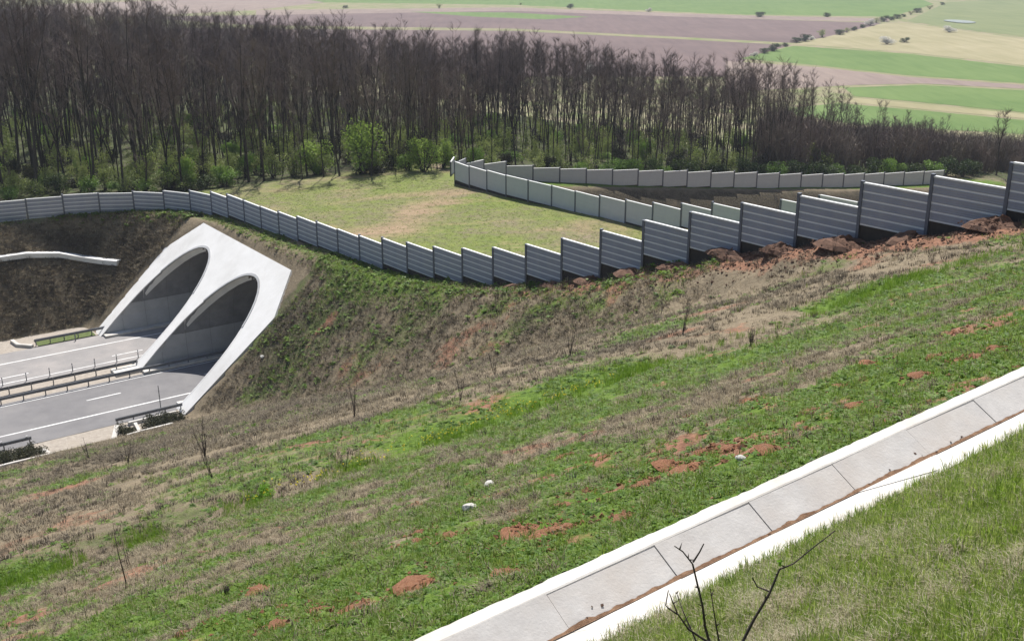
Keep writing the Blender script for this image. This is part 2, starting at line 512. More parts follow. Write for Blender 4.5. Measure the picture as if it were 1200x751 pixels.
def build_ground():
    r = np.concatenate([np.geomspace(0.6, 60, 330)[:-1], np.linspace(60, 200, 221)[:-1], np.geomspace(200, 6000, 70)])
    azf = np.radians(np.linspace(-34, 34, 470))
    azc = np.radians(np.concatenate([np.linspace(34, 326, 90)[1:-1]]))
    az = np.concatenate([azf, azc])
    nr, na = len(r), len(az)
    R, A = np.meshgrid(r, az, indexing='ij')
    x = (R * np.sin(A)).ravel(); y = (R * np.cos(A)).ravel()
    z = ground(x, y)
    a, s = to_as(x, y)
    ap = a - A_CAM
    # under the ditch slabs
    bed = np.interp(ap, [4.40, 4.52, 4.60, 5.36, 5.67, 5.76, 5.84, 6.0], [9, 37.04, 36.99, 36.44, 36.60, 36.62, 36.64, 9]) + tilt(ap, s)
    z = np.where((ap > 4.52) & (ap < 5.84), np.minimum(z, bed), z)
    # under the portal slab
    inside = (np.abs(a) < portal_halfwidth(np.clip(s, 0, 13) * PORTAL_TAN) - 0.05) & (s > 0) & (s < 12.5)
    z = np.where(inside, np.minimum(z, s * PORTAL_TAN - 0.45), z)
    hole = (np.abs(a) < 12.7) & (s > -0.6) & (s < 10.6)
    i, j = np.meshgrid(np.arange(nr - 1), np.arange(na), indexing='ij')
    j2 = (j + 1) % na
    q = np.stack([i * na + j, i * na + j2, (i + 1) * na + j2, (i + 1) * na + j], -1).reshape(-1, 4)
    keep = ~hole[q].any(1)
    q = q[keep]
    # wind so that normals point up
    q = q[:, ::-1]
    verts = np.stack([x, y, z], -1)
    centre = np.array([[0, 0, float(ground(np.array([0.0]), np.array([0.0]))[0])]])
    verts = np.concatenate([verts, centre])
    ci = len(verts) - 1
    me = bpy.data.meshes.new("ground")
    tri = [(ci, k2, k) for k, k2 in zip(range(na), list(range(1, na)) + [0])]
    nq = len(q)
    me.vertices.add(len(verts)); me.vertices.foreach_set("co", verts.ravel())
    loops = np.concatenate([q.ravel(), np.array(tri).ravel()])
    me.loops.add(len(loops)); me.loops.foreach_set("vertex_index", loops.astype(np.int32))
    starts = np.concatenate([np.arange(nq) * 4, nq * 4 + np.arange(na) * 3])
    me.polygons.add(nq + na); me.polygons.foreach_set("loop_start", starts.astype(np.int32))
    me.polygons.foreach_set("use_smooth", np.ones(nq + na, bool))
    me.update(calc_edges=True)
    me.validate()
    for k, v in cover_masks(verts[:, 0], verts[:, 1], verts[:, 2]).items():
        at = me.attributes.new(k, 'FLOAT', 'POINT'); at.data.foreach_set("value", np.asarray(v, np.float32))
    o = link("ground", me, M['ground'])
    tag(o, "grassy hillside, cutting slopes and plain", kind="structure")
    return o


build_ground()


# ------------------------------------------------------------------ motorway
def strip_mesh(name, edges_a, s0, s1, z, step=3.0, wob=0.0):
    """sheet between two lines a0, a1 along the road"""
    n = max(1, int((s1 - s0) / step)); v = []; f = []
    for i in range(n + 1):
        s = s0 + (s1 - s0) * i / n
        for a in edges_a:
            x, y = to_xy(a + (wob * math.sin(s * 1.7 + a) if wob else 0), s)
            v.append((x, y, z))
    m = len(edges_a)
    for i in range(n):
        for k in range(m - 1):
            f.append((i * m + k, i * m + k + 1, (i + 1) * m + k + 1, (i + 1) * m + k)[::-1])
    return pymesh(name, v, f)


tag(link("near_road", strip_mesh("near_road", [-12.4, -1.6], -80, 58, 0.0), M['asphalt']), "grey asphalt of the near carriageway", kind="structure")
tag(link("far_road", strip_mesh("far_road", [2.6, 12.5], -80, 58, 0.0), M['asphalt_pale']), "pale asphalt of the far carriageway", kind="structure")
tag(link("road_median", strip_mesh("road_median", [-1.6, 2.6], -80, 58, -0.012), M['gravel']), "pale gravel median between the carriageways", kind="structure")
tag(link("near_gravel_shoulder", strip_mesh("near_gravel_shoulder", [-18.6, -12.4], -80, 0.5, -0.02, 1.0, 0.05), M['gravel']), "gravel shoulder beside the near carriageway", kind="structure")
tag(link("far_gravel_shoulder", strip_mesh("far_gravel_shoulder", [12.5, 17.2], -80, 0.5, -0.02, 1.0, 0.05), M['gravel']), "gravel shoulder beside the far carriageway", kind="structure")


def marking(a, s0, s1, w=0.16):
    me = strip_mesh("road_marking", [a - w / 2, a + w / 2], s0, s1, 0.006, 8)
    o = link("road_marking", me, M['road_paint']); o["kind"] = "structure"
    return o


marking(-9.2, -80, 57, 0.2); marking(-2.3, -80, 57, 0.16); marking(3.6, -80, 57, 0.16); marking(9.3, -80, 57, 0.2)
s = -75.0
while s < 50:
    marking(-5.33, s, s + 3.2, 0.16); marking(5.2, s + 5.5, s + 8.7, 0.16); s += 11.45

# ------------------------------------------------------------------ tunnel portal
portal = empty("tunnel_portal", (*to_xy(0, 0), 0), ROAD_DIR)   # local x = along the road, local y = across it (away from the camera)
tag(portal, "white slanted concrete portal with two arched tunnel mouths", "tunnel portal")
TUBE_C, TUBE_W, SPRING, RISE = 6.5, 5.7, 3.1, 6.4


def tube_profile(ac, grow=0.0, n=20):
    w = TUBE_W + grow
    pts = [(ac - w + 0.25, -0.3), (ac - w, SPRING * 0.6)]
    pts += [(ac - w * math.cos(t), SPRING + (RISE + grow) * math.sin(t)) for t in np.linspace(0, math.pi, n)]
    pts += [(ac + w, SPRING * 0.6), (ac + w - 0.25, -0.3)]
    return pts


def on_plane(a, z, depth=0.0):
    """point on the slanted face; depth is measured into the hill, square to the face"""
    th = math.radians(41.5)
    return (z / PORTAL_TAN + depth * math.sin(th), a, z - depth * math.cos(th))


def portal_face():
    bm = bmesh.new()
    outer = [(-W_BASE, -0.3), (-W_KINK, Z_KINK), (-W_TOP, Z_TOP), (W_TOP, Z_TOP), (W_KINK, Z_KINK), (W_BASE, -0.3),
             (TUBE_C + TUBE_W - 0.25, -0.3)]
    right = tube_profile(TUBE_C, 0.14)[::-1]      # runs from +a foot to -a foot
    left = tube_profile(-TUBE_C, 0.14)[::-1]
    loop = outer[:-1] + right + left
    th_v = []
    for dep in (0.0, 0.9):
        vs = [bm.verts.new(on_plane(a, z, dep)) for a, z in loop]
        th_v.append(vs)
        n = len(vs)
        es = [bm.edges.new((vs[i], vs[(i + 1) % n])) for i in range(n)]
        bmesh.ops.triangle_fill(bm, use_beauty=True, edges=es)
    n = len(loop)
    for i in range(n):
        bm.faces.new((th_v[0][i], th_v[0][(i + 1) % n], th_v[1][(i + 1) % n], th_v[1][i]))
    bmesh.ops.recalc_face_normals(bm, faces=bm.faces)
    me = bpy.data.meshes.new("portal_face"); bm.to_mesh(me); bm.free()
    return me


link("portal_face", portal_face(), M['white_concrete'], portal)
for ac in (-TUBE_C, TUBE_C):
    # collar round the arch that closes the lining against the face: grey at the crown, white down the legs
    prof = tube_profile(ac, -0.01, 25)
    prof_o = tube_profile(ac, 0.17, 25)
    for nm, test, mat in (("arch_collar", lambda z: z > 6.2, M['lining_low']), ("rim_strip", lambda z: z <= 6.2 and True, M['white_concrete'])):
        for side in ((0,) if nm == "arch_collar" else (-1, 1)):
            mb = MB()
            for i in range(len(prof) - 1):
                zm = (prof[i][1] + prof[i + 1][1]) / 2; am = (prof[i][0] + prof[i + 1][0]) / 2 - ac
                if not test(zm) or (side and am * side < 0): continue
                dp = -0.06 if nm == "arch_collar" else -0.012
                q = [on_plane(*prof[i], dp), on_plane(*prof[i + 1], dp), on_plane(*prof_o[i + 1], dp), on_plane(*prof_o[i], dp)]
                q2 = [on_plane(*prof[i], 0.1), on_plane(*prof[i + 1], 0.1), on_plane(*prof_o[i + 1], 0.01), on_plane(*prof_o[i], 0.01)]
                mb.add(q + q2, [(0, 1, 2, 3), (0, 4, 5, 1), (3, 2, 6, 7)])
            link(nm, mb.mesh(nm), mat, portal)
    # lining rings: lower wall and vault are separate pours
    cuts = [0, 2.6, 5.2, 7.8, 10.4, 13.0, 15.6, 20.8, 26, 58]
    full = tube_profile(ac, 0.0, 25)
    WALL = SPRING * 0.98
    for c0, c1 in zip(cuts[:-1], cuts[1:]):
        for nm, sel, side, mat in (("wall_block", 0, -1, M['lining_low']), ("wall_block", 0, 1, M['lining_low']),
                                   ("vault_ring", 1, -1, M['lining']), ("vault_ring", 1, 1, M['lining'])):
            mb = MB()
            for i in range(len(full) - 1):
                (a0, z0), (a1, z1) = full[i], full[i + 1]
                am = (a0 + a1) / 2
                if (((z0 + z1) / 2 < WALL) != (sel == 0)) or ((am > ac) != (side > 0)): continue
                out = 0.06 if sel == 1 else 0.0       # the vault sits slightly back from the wall: a ledge line
                zl = (c1 - 0.05) * PORTAL_TAN
                if min(z0, z1) >= zl: continue
                if max(z0, z1) > zl:
                    k_ = (zl - z0) / (z1 - z0); am_ = a0 + (a1 - a0) * k_
                    if z1 > z0: a1, z1 = am_, zl
                    else: a0, z0 = am_, zl
                def pt(a_, z_, s_):
                    st = max(s_, z_ / PORTAL_TAN + 0.02)
                    return (min(st, c1 - 0.012), a_ + side * out, z_)
                b0 = c0 + 0.012
                mb.add([pt(a0, z0, b0), pt(a1, z1, b0), pt(a1, z1, c1 - 0.012), pt(a0, z0, c1 - 0.012)], [(0, 1, 2, 3)])
            if mb.f:
                bmx = bmesh.new(); me_ = mb.mesh(nm); bmx.from_mesh(me_); bmesh.ops.remove_doubles(bmx, verts=bmx.verts, dist=0.0005)
                bmx.to_mesh(me_); bmx.free()
                link(nm, me_, mat, portal)
    # backing behind the joints
    mb = MB()
    bk = tube_profile(ac, 0.18, 25)
    for i in range(len(bk) - 1):
        (a0, z0), (a1, z1) = bk[i], bk[i + 1]
        mb.add([(z0 / PORTAL_TAN + 0.6, a0, z0), (z1 / PORTAL_TAN + 0.6, a1, z1), (58.2, a1, z1), (58.2, a0, z0)], [(0, 1, 2, 3)])
    link("tunnel_shell", mb.mesh("tunnel_shell"), M['asphalt'], portal)
    # raised walkways along both walls
    for sgn in (-1, 1):
        mb = MB()
        e0, e1 = sorted((ac + sgn * (TUBE_W - 0.3), ac + sgn * (TUBE_W - 1.15)))
        mb.bevbox(0.3, 57.5, e0, e1, -0.1, 0.24, 0.03)
        link("walkway_kerb", mb.mesh("walkway_kerb"), M['kerb'], portal)
# pale footing pad at the middle wall
mb = MB(); mb.bevbox(-2.2, 0.6, -1.0, 1.0, -0.1, 0.22, 0.04)
link("footing", mb.mesh("footing"), M['kerb'], portal)

# ------------------------------------------------------------------ noise barriers
PANEL_L, PANEL_H = 4.0, 2.36


def make_post_mesh(h):
    mb = MB()
    mb.box(-0.09, 0.09, -0.10, -0.085, 0, h); mb.box(-0.09, 0.09, 0.085, 0.10, 0, h); mb.box(-0.012, 0.012, -0.085, 0.085, 0, h)
    mb.box(-0.10, 0.10, -0.11, 0.11, h, h + 0.02)
    return mb.mesh("barrier_post", [M['post_steel']])


_post = {}


def post_mesh(h):
    k = round(h * 5) / 5
    if k not in _post: _post[k] = make_post_mesh(k)
    return _post[k]


L0, L1 = 0.10, PANEL_L - 0.10
# striped panel: thin carrier sheet with cap and pale joint strips; boards are separate
BOARD_H = (PANEL_H - 0.09 - 5 * 0.088) / 5
mbp = MB()
mbp.cur = 0; mbp.box(L0, L1, -0.022, 0.022, 0.0, PANEL_H - 0.09)
mbp.cur = 1; mbp.bevbox(L0 - 0.02, L1 + 0.02, -0.085, 0.085, PANEL_H - 0.09, PANEL_H, 0.015)
mbp.cur = 2
for i in range(5):
    z0 = i * (BOARD_H + 0.088)
    mbp.box(L0, L1, -0.058, 0.058, z0, z0 + 0.088)
STRIPED = mbp.mesh("striped_panel", [M['board'], M['cap'], M['joint']])
mbb = MB()
hb = BOARD_H - 0.008
prof = [(-0.024, 0.0), (-0.05, 0.0), (-0.066, 0.03)]
for k in range(3):
    zz = 0.03 + k * (hb - 0.06) / 3; dz = (hb - 0.06) / 3
    prof += [(-0.066, zz + dz * 0.55), (-0.052, zz + dz * 0.7), (-0.052, zz + dz * 0.9)] if k < 2 else [(-0.066, zz + dz)]
prof += [(-0.05, hb), (-0.024, hb)]
mbb.extrude_profile(prof[::-1], L0, L1)
BOARD = mbb.mesh("board", [M['board']])
# smooth panel: cast slab with cap and shallow grooves
mbs = MB()
ng = 5
gz = (PANEL_H - 0.09) / ng
prof = []
for k in range(ng):
    prof += [(-0.06, k * gz + 0.012), (-0.06, (k + 1) * gz - 0.012), (-0.045, (k + 1) * gz)]
prof = [(-0.045, 0.0)] + prof
prof += [(0.06, PANEL_H - 0.09), (0.06, 0.0)]
mbs.cur = 0; mbs.extrude_profile(prof[::-1], L0, L1)
mbs.cur = 1; mbs.bevbox(L0 - 0.02, L1 + 0.02, -0.085, 0.085, PANEL_H - 0.09, PANEL_H, 0.015)
SMOOTH = mbs.mesh("smooth_panel", [M['panel_grey'], M['cap']])
mbq = MB(); mbq.box(L0, L1, 0.0, 0.06, -2.0, 0.02)  # dark board added below each panel to keep the open gap looking shaded
GAP_SHADE = mbq.mesh("gap_shade_board", [M['gap_shade']])
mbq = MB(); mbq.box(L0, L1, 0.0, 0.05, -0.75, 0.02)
GAP_SHADE_LOW = mbq.mesh("gap_shade_board", [M['gap_shade']])


def barrier(name, label, start, headings, bases, striped, boards=True, group=None):
    """start: right-hand post; each bay runs on along its heading (degrees) with its own base height"""
    root = empty(name, (start[0], start[1], bases[0]))
    tag(root, label, "noise barrier", group)
    p = Vector((start[0], start[1], 0))
    n = len(headings)
    for i in range(n):
        h = math.radians(headings[i])
        q = p + Vector((math.cos(h), math.sin(h), 0)) * PANEL_L
        # local x runs from the far (left) post back to the near (right) one so that -y faces the cutting
        off = Vector((q.x - start[0], q.y - start[1], bases[i] - bases[0]))
        pan = link("panel", STRIPED if striped else SMOOTH, None, root, off, (0, 0, h + math.pi))
        link("gap_shade", GAP_SHADE if striped else GAP_SHADE_LOW, None, pan)
        if striped and boards:
            for k in range(5):
                link("board", BOARD, None, pan, (0, 0, k * (BOARD_H + 0.088) + 0.088 + 0.004))
        hi = max(bases[i], bases[i - 1] if i else bases[i])
        lo = min(bases[i], bases[i - 1] if i else bases[i]) - 1.6
        link("post", post_mesh(hi - lo + PANEL_H + 0.02), None, root, Vector((p.x - start[0], p.y - start[1], lo - bases[0])), (0, 0, h))
        p = q
    lo = bases[-1] - 1.6
    link("post", post_mesh(PANEL_H + 1.6), None, root, Vector((p.x - start[0], p.y - start[1], lo - bases[0])), (0, 0, h))
    return root


hdA = [127.5, 128.5] + [129.5, 130.2, 130.0, 129.7, 130.2, 129.6, 129.8, 129.6, 129.9, 129.6, 129.6, 129.7, 129.4, 128.9, 128.6, 128.4, 129.0,
       128.7, 129.2, 129.1, 128.9, 129.7, 131.0, 142, 154.7, 168, 185, 196.5, 201.2, 204, 207, 209, 211]
zA = [29.9, 28.55] + [27.25, 26.27, 24.87, 23.72, 22.46, 21.17, 19.67, 18.30, 17.04, 15.97, 15.07, 14.36, 13.89, 13.44, 12.86,
      12.69, 12.60, 12.44, 12.15, 11.98, 11.93, 11.92, 11.54, 11.14, 10.77, 10.46, 10.30, 10.36, 10.21, 10.15, 10.1, 10.05, 10.0]
startA = (24.15 - 4 * math.cos(math.radians(127.5)) - 4 * math.cos(math.radians(128.5)), 52.84 - 4 * math.sin(math.radians(127.5)) - 4 * math.sin(math.radians(128.5)))
barrier("noise_barrier", "slate grey striped noise barrier stepping down the slope and curving behind the tunnel portal", startA, hdA, zA, True)
# second barrier, seen from the plateau side: its bays run towards the camera, so list them from the near end
Bx, By = -7.29, 139.77
hB = [-60.1, -55.4, -54.0, -49.5, -48.6, -51.2, -51.8, -51.0, -51.7, -52.4, -51.6, -51.0, -49.8, -49.8, -50]
zB = [14.33, 14.43, 14.55, 14.60, 14.60, 14.62, 14.68, 14.89, 15.10, 15.54, 16.20, 16.93, 17.61, 18.69, 19.8]
pts = [Vector((Bx, By))]
for h in hB: pts.append(pts[-1] + 4 * Vector((math.cos(math.radians(h)), math.sin(math.radians(h)))))
barrier("noise_barrier", "smooth light grey noise barrier along the back of the grass plateau", tuple(pts[-1]),
        [h + 180 for h in hB[::-1]], [z - PANEL_H for z in zB[::-1]], False)
# third barrier on the far side of the second cutting, from its right-hand end round to the corner
hC = [18.0, 20.6, 20.5, 21.5, 21.0, 20.0, 19.7, 18.9, 18.6, 18.0, 18.1, 17.3, 15.8, 14.6, 12.1, 8.6, 6.8, 6.1, 5.4]
zC = [4.85, 4.92, 5.08, 5.24, 5.47, 5.72, 5.94, 6.29, 6.62, 6.99, 7.32, 7.67, 8.00, 8.27, 8.57, 8.73, 8.98, 9.20, 9.61]
hC2 = [h + 180 for h in hC] + [216, 232, 249, 266]
zC2 = zC + [10.3, 11.0, 11.8, 12.7]
barrier("noise_barrier", "pale grey stepped noise barrier in front of the dark green bushes", (71.91, 181.70), hC2, [z - PANEL_H for z in zC2], False)


def gz(x, y):
    return float(ground(np.array([float(x)]), np.array([float(y)]))[0])


def sz(a, s):
    x, y = to_xy(a, s); return gz(x, y)


# ------------------------------------------------------------------ concrete ditch across the foreground
def ditch():
    s_mid = S_CAM + 10
    root = empty("drainage_ditch", (*to_xy(A_CAM + 5.2, s_mid), 36.5), ROAD_DIR)
    tag(root, "grey concrete drainage ditch of jointed slabs running across the near grass slope", "ditch")
    prof = [(4.52, 37.135), (4.60, 37.10), (5.36, 36.56), (5.67, 36.72), (5.81, 36.715), (5.90, 36.64)]
    loc = lambda ap, z, s: (s - s_mid, ap - 5.2, z + tilt(ap, s) - 36.5)
    rng = random.Random(3)
    step = 1.08
    s = S_CAM - 14
    mats = {'rim': M['kerb'], 'slab': M['concrete']}
    while s < S_CAM + 62:
        e = s + step - 0.007
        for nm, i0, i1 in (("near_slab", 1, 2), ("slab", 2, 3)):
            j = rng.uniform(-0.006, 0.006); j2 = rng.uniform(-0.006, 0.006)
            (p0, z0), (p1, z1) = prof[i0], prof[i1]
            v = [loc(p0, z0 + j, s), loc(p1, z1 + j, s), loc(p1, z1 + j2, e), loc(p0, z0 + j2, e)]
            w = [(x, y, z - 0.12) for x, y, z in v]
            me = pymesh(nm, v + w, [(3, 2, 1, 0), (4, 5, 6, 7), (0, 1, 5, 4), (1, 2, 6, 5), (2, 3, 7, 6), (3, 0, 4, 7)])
            link(nm, me, M['concrete'] if nm == "slab" else M['kerb'], root)  # near bank paler, far bank greyer: sun and shade put into the concrete colour
        s += step
    # cast rims on both sides, with slightly ragged outer edges
    for nm, pr in (("near_rim", [(4.47, 37.09), (4.50, 37.165), (4.60, 37.105), (4.60, 36.8), (4.47, 36.8)]),
                   ("far_rim", [(5.665, 36.6), (5.665, 36.722), (5.68, 36.730), (5.80, 36.726), (5.825, 36.70), (5.85, 36.45)])):
        v = []; f = []
        ss = np.arange(S_CAM - 14, S_CAM + 62, 0.06)
        m = len(pr)
        for s_ in ss:
            wv = 0.006 * (vnoise(s_ * 3.3, 4.0) - 0.5) * 2 + 0.014 * (vnoise(s_ * 23.0, 8.0) - .5)
            for k, (ap, z) in enumerate(pr):
                outer = (k in (0, 1, 4)) if nm == "near_rim" else (k >= 3)
                v.append(loc(ap + (wv if outer else 0), z, s_))
        for i in range(len(ss) - 1):
            for k in range(m - 1):
                f.append((i * m + k, (i + 1) * m + k, (i + 1) * m + k + 1, i * m + k + 1))
        link(nm, pymesh(nm, v, f), M['kerb'], root)
    # silt and leaves lying in the bottom
    v = []; f = []
    ss = np.arange(S_CAM - 14, S_CAM + 62, 0.03)
    for i, s_ in enumerate(ss):
        w0 = 0.006 + 0.012 * float(vnoise(s_ * 5.0, 7)); w1 = 0.010 + 0.030 * float(vnoise(s_ * 2.3, 9)) * float(vnoise(s_ * 11.0, 3)) + 0.010 * float(vnoise(s_ * 31.0, 5))
        for ap, z in ((5.36 - w0, 36.565 + 0.72 * w0 + 0.002), (5.36, 36.566 + 0.008 * vnoise(s_ * 19, 1)), (5.36 + w1, 36.565 + 0.53 * w1 + 0.002)):
            v.append(loc(ap, z, s_))
    for i in range(len(ss) - 1):
        for k in range(2): f.append((i * 3 + k, (i + 1) * 3 + k, (i + 1) * 3 + k + 1, i * 3 + k + 1))
    o = link("silt", pymesh("silt", v, f), plain('ditch_silt', (0.16, 0.085, 0.045), (0.32, 0.19, 0.11), 18.0, 0.95, bump_s=0.9, bump_d=0.02), root)
    o["kind"] = "stuff"


ditch()


# ------------------------------------------------------------------ roadside steel and concrete
def guard_rail(label, a, s0, s1, side, double=False, reflectors=False, posts=2.0, z=0.0):
    root = empty("guard_rail", (*to_xy(a, s0), z), ROAD_DIR)
    tag(root, label, "guard rail")
    L = s1 - s0
    mb = MB()
    y = side * 0.06
    W = [(0.0, 0.44), (0.055, 0.48), (0.055, 0.54), (0.0, 0.585), (0.055, 0.63), (0.055, 0.69), (0.0, 0.75)]
    pr = [(y + side * p, q) for p, q in W] + [(y + side * (p - 0.012), q) for p, q in reversed(W)]
    if side > 0: pr = pr[::-1]
    mb.extrude_profile(pr, 0, L)
    link("beam", mb.mesh("beam"), M['dark_steel'], root)
    pm = MB(); pm.box(-0.05, 0.05, -0.03, 0.03, -0.1, 0.70)
    pm.box(-0.045, 0.045, min(side * 0.031, side * 0.058), max(side * 0.031, side * 0.058), 0.5, 0.68)
    pmesh = pm.mesh("rail_post", [M['dark_steel']])
    n = int(L / posts)
    for i in range(n + 1):
        link("post", pmesh, None, root, (0.15 + i * (L - 0.3) / n, 0, 0))
    if reflectors:
        rm = MB(); rm.bevbox(-0.09, 0.09, -0.05, 0.05, 0.75, 0.89, 0.03)
        me = rm.mesh("reflector", [M['cap']])
        for i in range(n + 1): link("reflector", me, None, root, (0.35 + i * (L - 0.7) / n, y, 0))
    return root


guard_rail("dark steel guard rail on the near edge of the motorway median", -1.75, -75, 9, -1)
guard_rail("dark steel guard rail on the far edge of the motorway median", 0.6, -75, 0.5, 1)
guard_rail("short dark guard rail beside the near foot of the white portal", -12.75, -5.8, 0.3, -1, posts=1.5)
guard_rail("guard rail with white reflectors at the left edge above dark shrubs", -12.3, -34, -12.8, -1, reflectors=True)
guard_rail("dark guard rail at the foot of the far slope beside the portal", 13.1, -6.6, 1.0, -1, posts=1.5)

pm = MB(); pm.tube([(0, 0, -0.1), (0, 0, 0.80)], [0.05, 0.045], 8); pm.tube([(0, 0, 0.80), (0, 0, 0.86)], [0.06, 0.03], 8)
DEL = pm.mesh("delineator_post")
pm2 = MB(); pm2.tube([(0, 0, 0.58), (0, 0, 0.70)], [0.053, 0.052], 8, cap=False)
DELB = pm2.mesh("delineator_band")
for i in range(18):
    s_ = 1.3 - i * 2.2
    o = link("marker_post", DEL, M['dark_steel'], None, (*to_xy(3.15, s_), 0))
    tag(o, "slim dark marker post in the row along the far edge of the median", "marker post", "marker posts along the median")
    link("band", DELB, M['joint'], o)
# tall thin pole and short marker beside the lanes
pole = empty("marker_pole", (*to_xy(-11.5, -1.3), 0))
tag(pole, "tall thin grey pole standing at the road edge before the near tunnel mouth", "pole")
pm = MB(); pm.tube([(0, 0, 0), (-0.01, 0, 1.2), (-0.03, 0, 2.42)], [0.045, 0.04, 0.035], 8); link("shaft", pm.mesh("shaft"), M['dark_steel'], pole)
pm = MB(); pm.bevbox(-0.14, 0.14, -0.14, 0.14, 0.0, 0.06, 0.02); link("foot_plate", pm.mesh("foot_plate"), M['dark_steel'], pole)
for zz in (0.8, 1.3, 1.8):
    pm = MB(); pm.tube([(-0.015, 0, zz), (-0.015, 0, zz + 0.12)], [0.055, 0.055], 8); link("clip", pm.mesh("clip"), M['dark_steel'], pole)
pm = MB(); pm.bevbox(-0.06, 0.06, -0.02, 0.02, 0, 0.8, 0.02)
tag(link("marker_post", pm.mesh("edge_marker"), M['dark_steel'], None, (*to_xy(12.2, -2.6), 0)), "short grey edge marker standing before the far guard rail", "marker post")


def kerb_wall(label, pts, w, h, name="concrete_kerb", mat='kerb', follow=True, cat="kerb", lift=0.0, sub=1.0, z=None):
    """low wall along a polyline of (a, s)"""
    P = []
    for (a0, s0), (a1, s1) in zip(pts[:-1], pts[1:]):
        n = max(1, int(math.hypot(a1 - a0, s1 - s0) / sub))
        for i in range(n): P.append((a0 + (a1 - a0) * i / n, s0 + (s1 - s0) * i / n))
    P.append(pts[-1])
    XY = [Vector(to_xy(*p)) for p in P]
    v = []; f = []
    o0 = XY[0]
    for i, p in enumerate(XY):
        d = (XY[min(i + 1, len(XY) - 1)] - XY[max(i - 1, 0)]).normalized()
        nrm = Vector((-d.y, d.x)) * (w / 2)
        g = (float(ground(np.array([p.x]), np.array([p.y]), follow)[0]) + lift) if z is None else z
        for sgn, zz in ((-1, -0.35), (-1, h - 0.03), (-0.85, h), (0.85, h), (1, h - 0.03), (1, -0.35)):
            q = p + nrm * sgn
            v.append((q.x - o0.x, q.y - o0.y, g + zz))
    for i in range(len(XY) - 1):
        for k in range(5): f.append((i * 6 + k, i * 6 + k + 1, (i + 1) * 6 + k + 1, (i + 1) * 6 + k))
    f.append((5, 4, 3, 2, 1, 0)); e = (len(XY) - 1) * 6; f.append(tuple(e + k for k in range(6)))
    me = pymesh(name, v, f)
    bm = bmesh.new(); bm.from_mesh(me); bmesh.ops.recalc_face_normals(bm, faces=bm.faces); bm.to_mesh(me); bm.free()
    o = link(name, me, M[mat], None, (o0.x, o0.y, 0))
    return tag(o, label, cat)


kerb_wall("bent white kerb at the left end of the shrub bed by the portal", [(-13.6, -5.9), (-16.0, -6.9), (-18.6, -6.9)], 0.45, 0.45, z=0.0)
kerb_wall("low pale kerb along the slope side of the shrub bed by the portal", [(-18.5, -6.4), (-18.2, -2.4)], 0.25, 0.25)
kerb_wall("white kerb strip under the short guard rail beside the portal", [(-13.15, -4.8), (-13.15, -0.5)], 0.4, 0.30, z=0.0)
kerb_wall("narrow concrete divider between the two shrubs by the portal", [(-13.5, -4.3), (-16.8, -4.7), (-18.2, -4.8)], 0.3, 0.22, z=0.0)
kerb_wall("white wedge kerb at the end of the shrub bed on the left edge", [(-14.6, -12.6), (-17.1, -12.0), (-19.2, -11.7)], 0.55, 0.40, z=0.0)
kerb_wall("low pale kerb on the slope side of the left shrub bed", [(-18.6, -34), (-18.7, -16.7), (-18.9, -12.4)], 0.25, 0.22)
kerb_wall("small white kerb on the gravel beyond the far carriageway", [(15.7, -8.3), (14.0, -8.1), (12.7, -6.9)], 0.4, 0.30, z=0.0)
chan = [to_as(*p) for p in [(-75, 108), (-66, 114), (-57.77, 120.07), (-55.54, 121.64), (-52.41, 123.3), (-49.82, 124.0), (-47.3, 123.6), (-45.31, 122.67)]]
kerb_wall("curved white concrete channel on the dark slope left of the portal", chan, 0.95, 0.22, "concrete_channel", mat='white_concrete', cat="drain channel", sub=1.5, follow=False, lift=0.12)
tag(link("verge", strip_mesh("verge", [12.75, 14.9], -6.3, -0.3, 0.03, 1.0), plain('verge_grass', (0.07, 0.11, 0.025), (0.14, 0.17, 0.05), 3.0, 0.95, bump_s=0.9, bump_d=0.1)), "strip of green verge by the far rail", kind="structure")


# ------------------------------------------------------------------ soil mounds and stones
def mound_mesh(seed, crumbs=26, mat='red_soil', rough_=0.10, crumb=1.0):
    r = np.random.RandomState(seed)
    v = []; f = []
    nr_, na_ = 7, 18
    ph = r.rand(4) * 6.28
    for i in range(nr_):
        t = i / (nr_ - 1)
        for k in range(na_):
            an = 2 * math.pi * k / na_
            lob = 1 + 0.22 * math.sin(2 * an + ph[0]) + 0.13 * math.sin(3 * an + ph[1]) + 0.07 * math.sin(7 * an + ph[2])
            rad = t * lob
            h = 0.36 * (1 - t ** 1.6) * (1 + 0.3 * math.sin(an + ph[3])) + rough_ * (r.rand() - 0.4) * (1 - t * 0.6)
            if i == nr_ - 1: h = -0.10
            v.append((rad * math.cos(an), rad * math.sin(an), h))
    for i in range(nr_ - 1):
        for k in range(na_):
            f.append((i * na_ + k, (i + 1) * na_ + k, (i + 1) * na_ + (k + 1) % na_, i * na_ + (k + 1) % na_))
    mb = MB(); mb.add(v, f)
    for c in range(crumbs):
        an = r.rand() * 6.28; rad = 0.2 + 1.05 * r.rand(); q = (0.035 + 0.07 * r.rand()) * crumb
        x, y = rad * math.cos(an), rad * math.sin(an); z = max(0.0, 0.34 * (1 - min(1, rad) ** 1.6))
        rot = Matrix.Rotation(r.rand() * 6.28, 3, Vector(r.rand(3) - 0.5).normalized())
        oc = [(1, 0, 0), (-1, 0, 0), (0, 1, 0), (0, -1, 0), (0, 0, 0.8), (0, 0, -0.8)]
        mb.add([tuple(rot @ Vector(p) * q * (0.7 + 0.6 * r.rand()) + Vector((x, y, z))) for p in oc],
               [(0, 2, 4), (2, 1, 4), (1, 3, 4), (3, 0, 4), (2, 0, 5), (1, 2, 5), (3, 1, 5), (0, 3, 5)])
    return mb.mesh("soil_mound", [M[mat]])


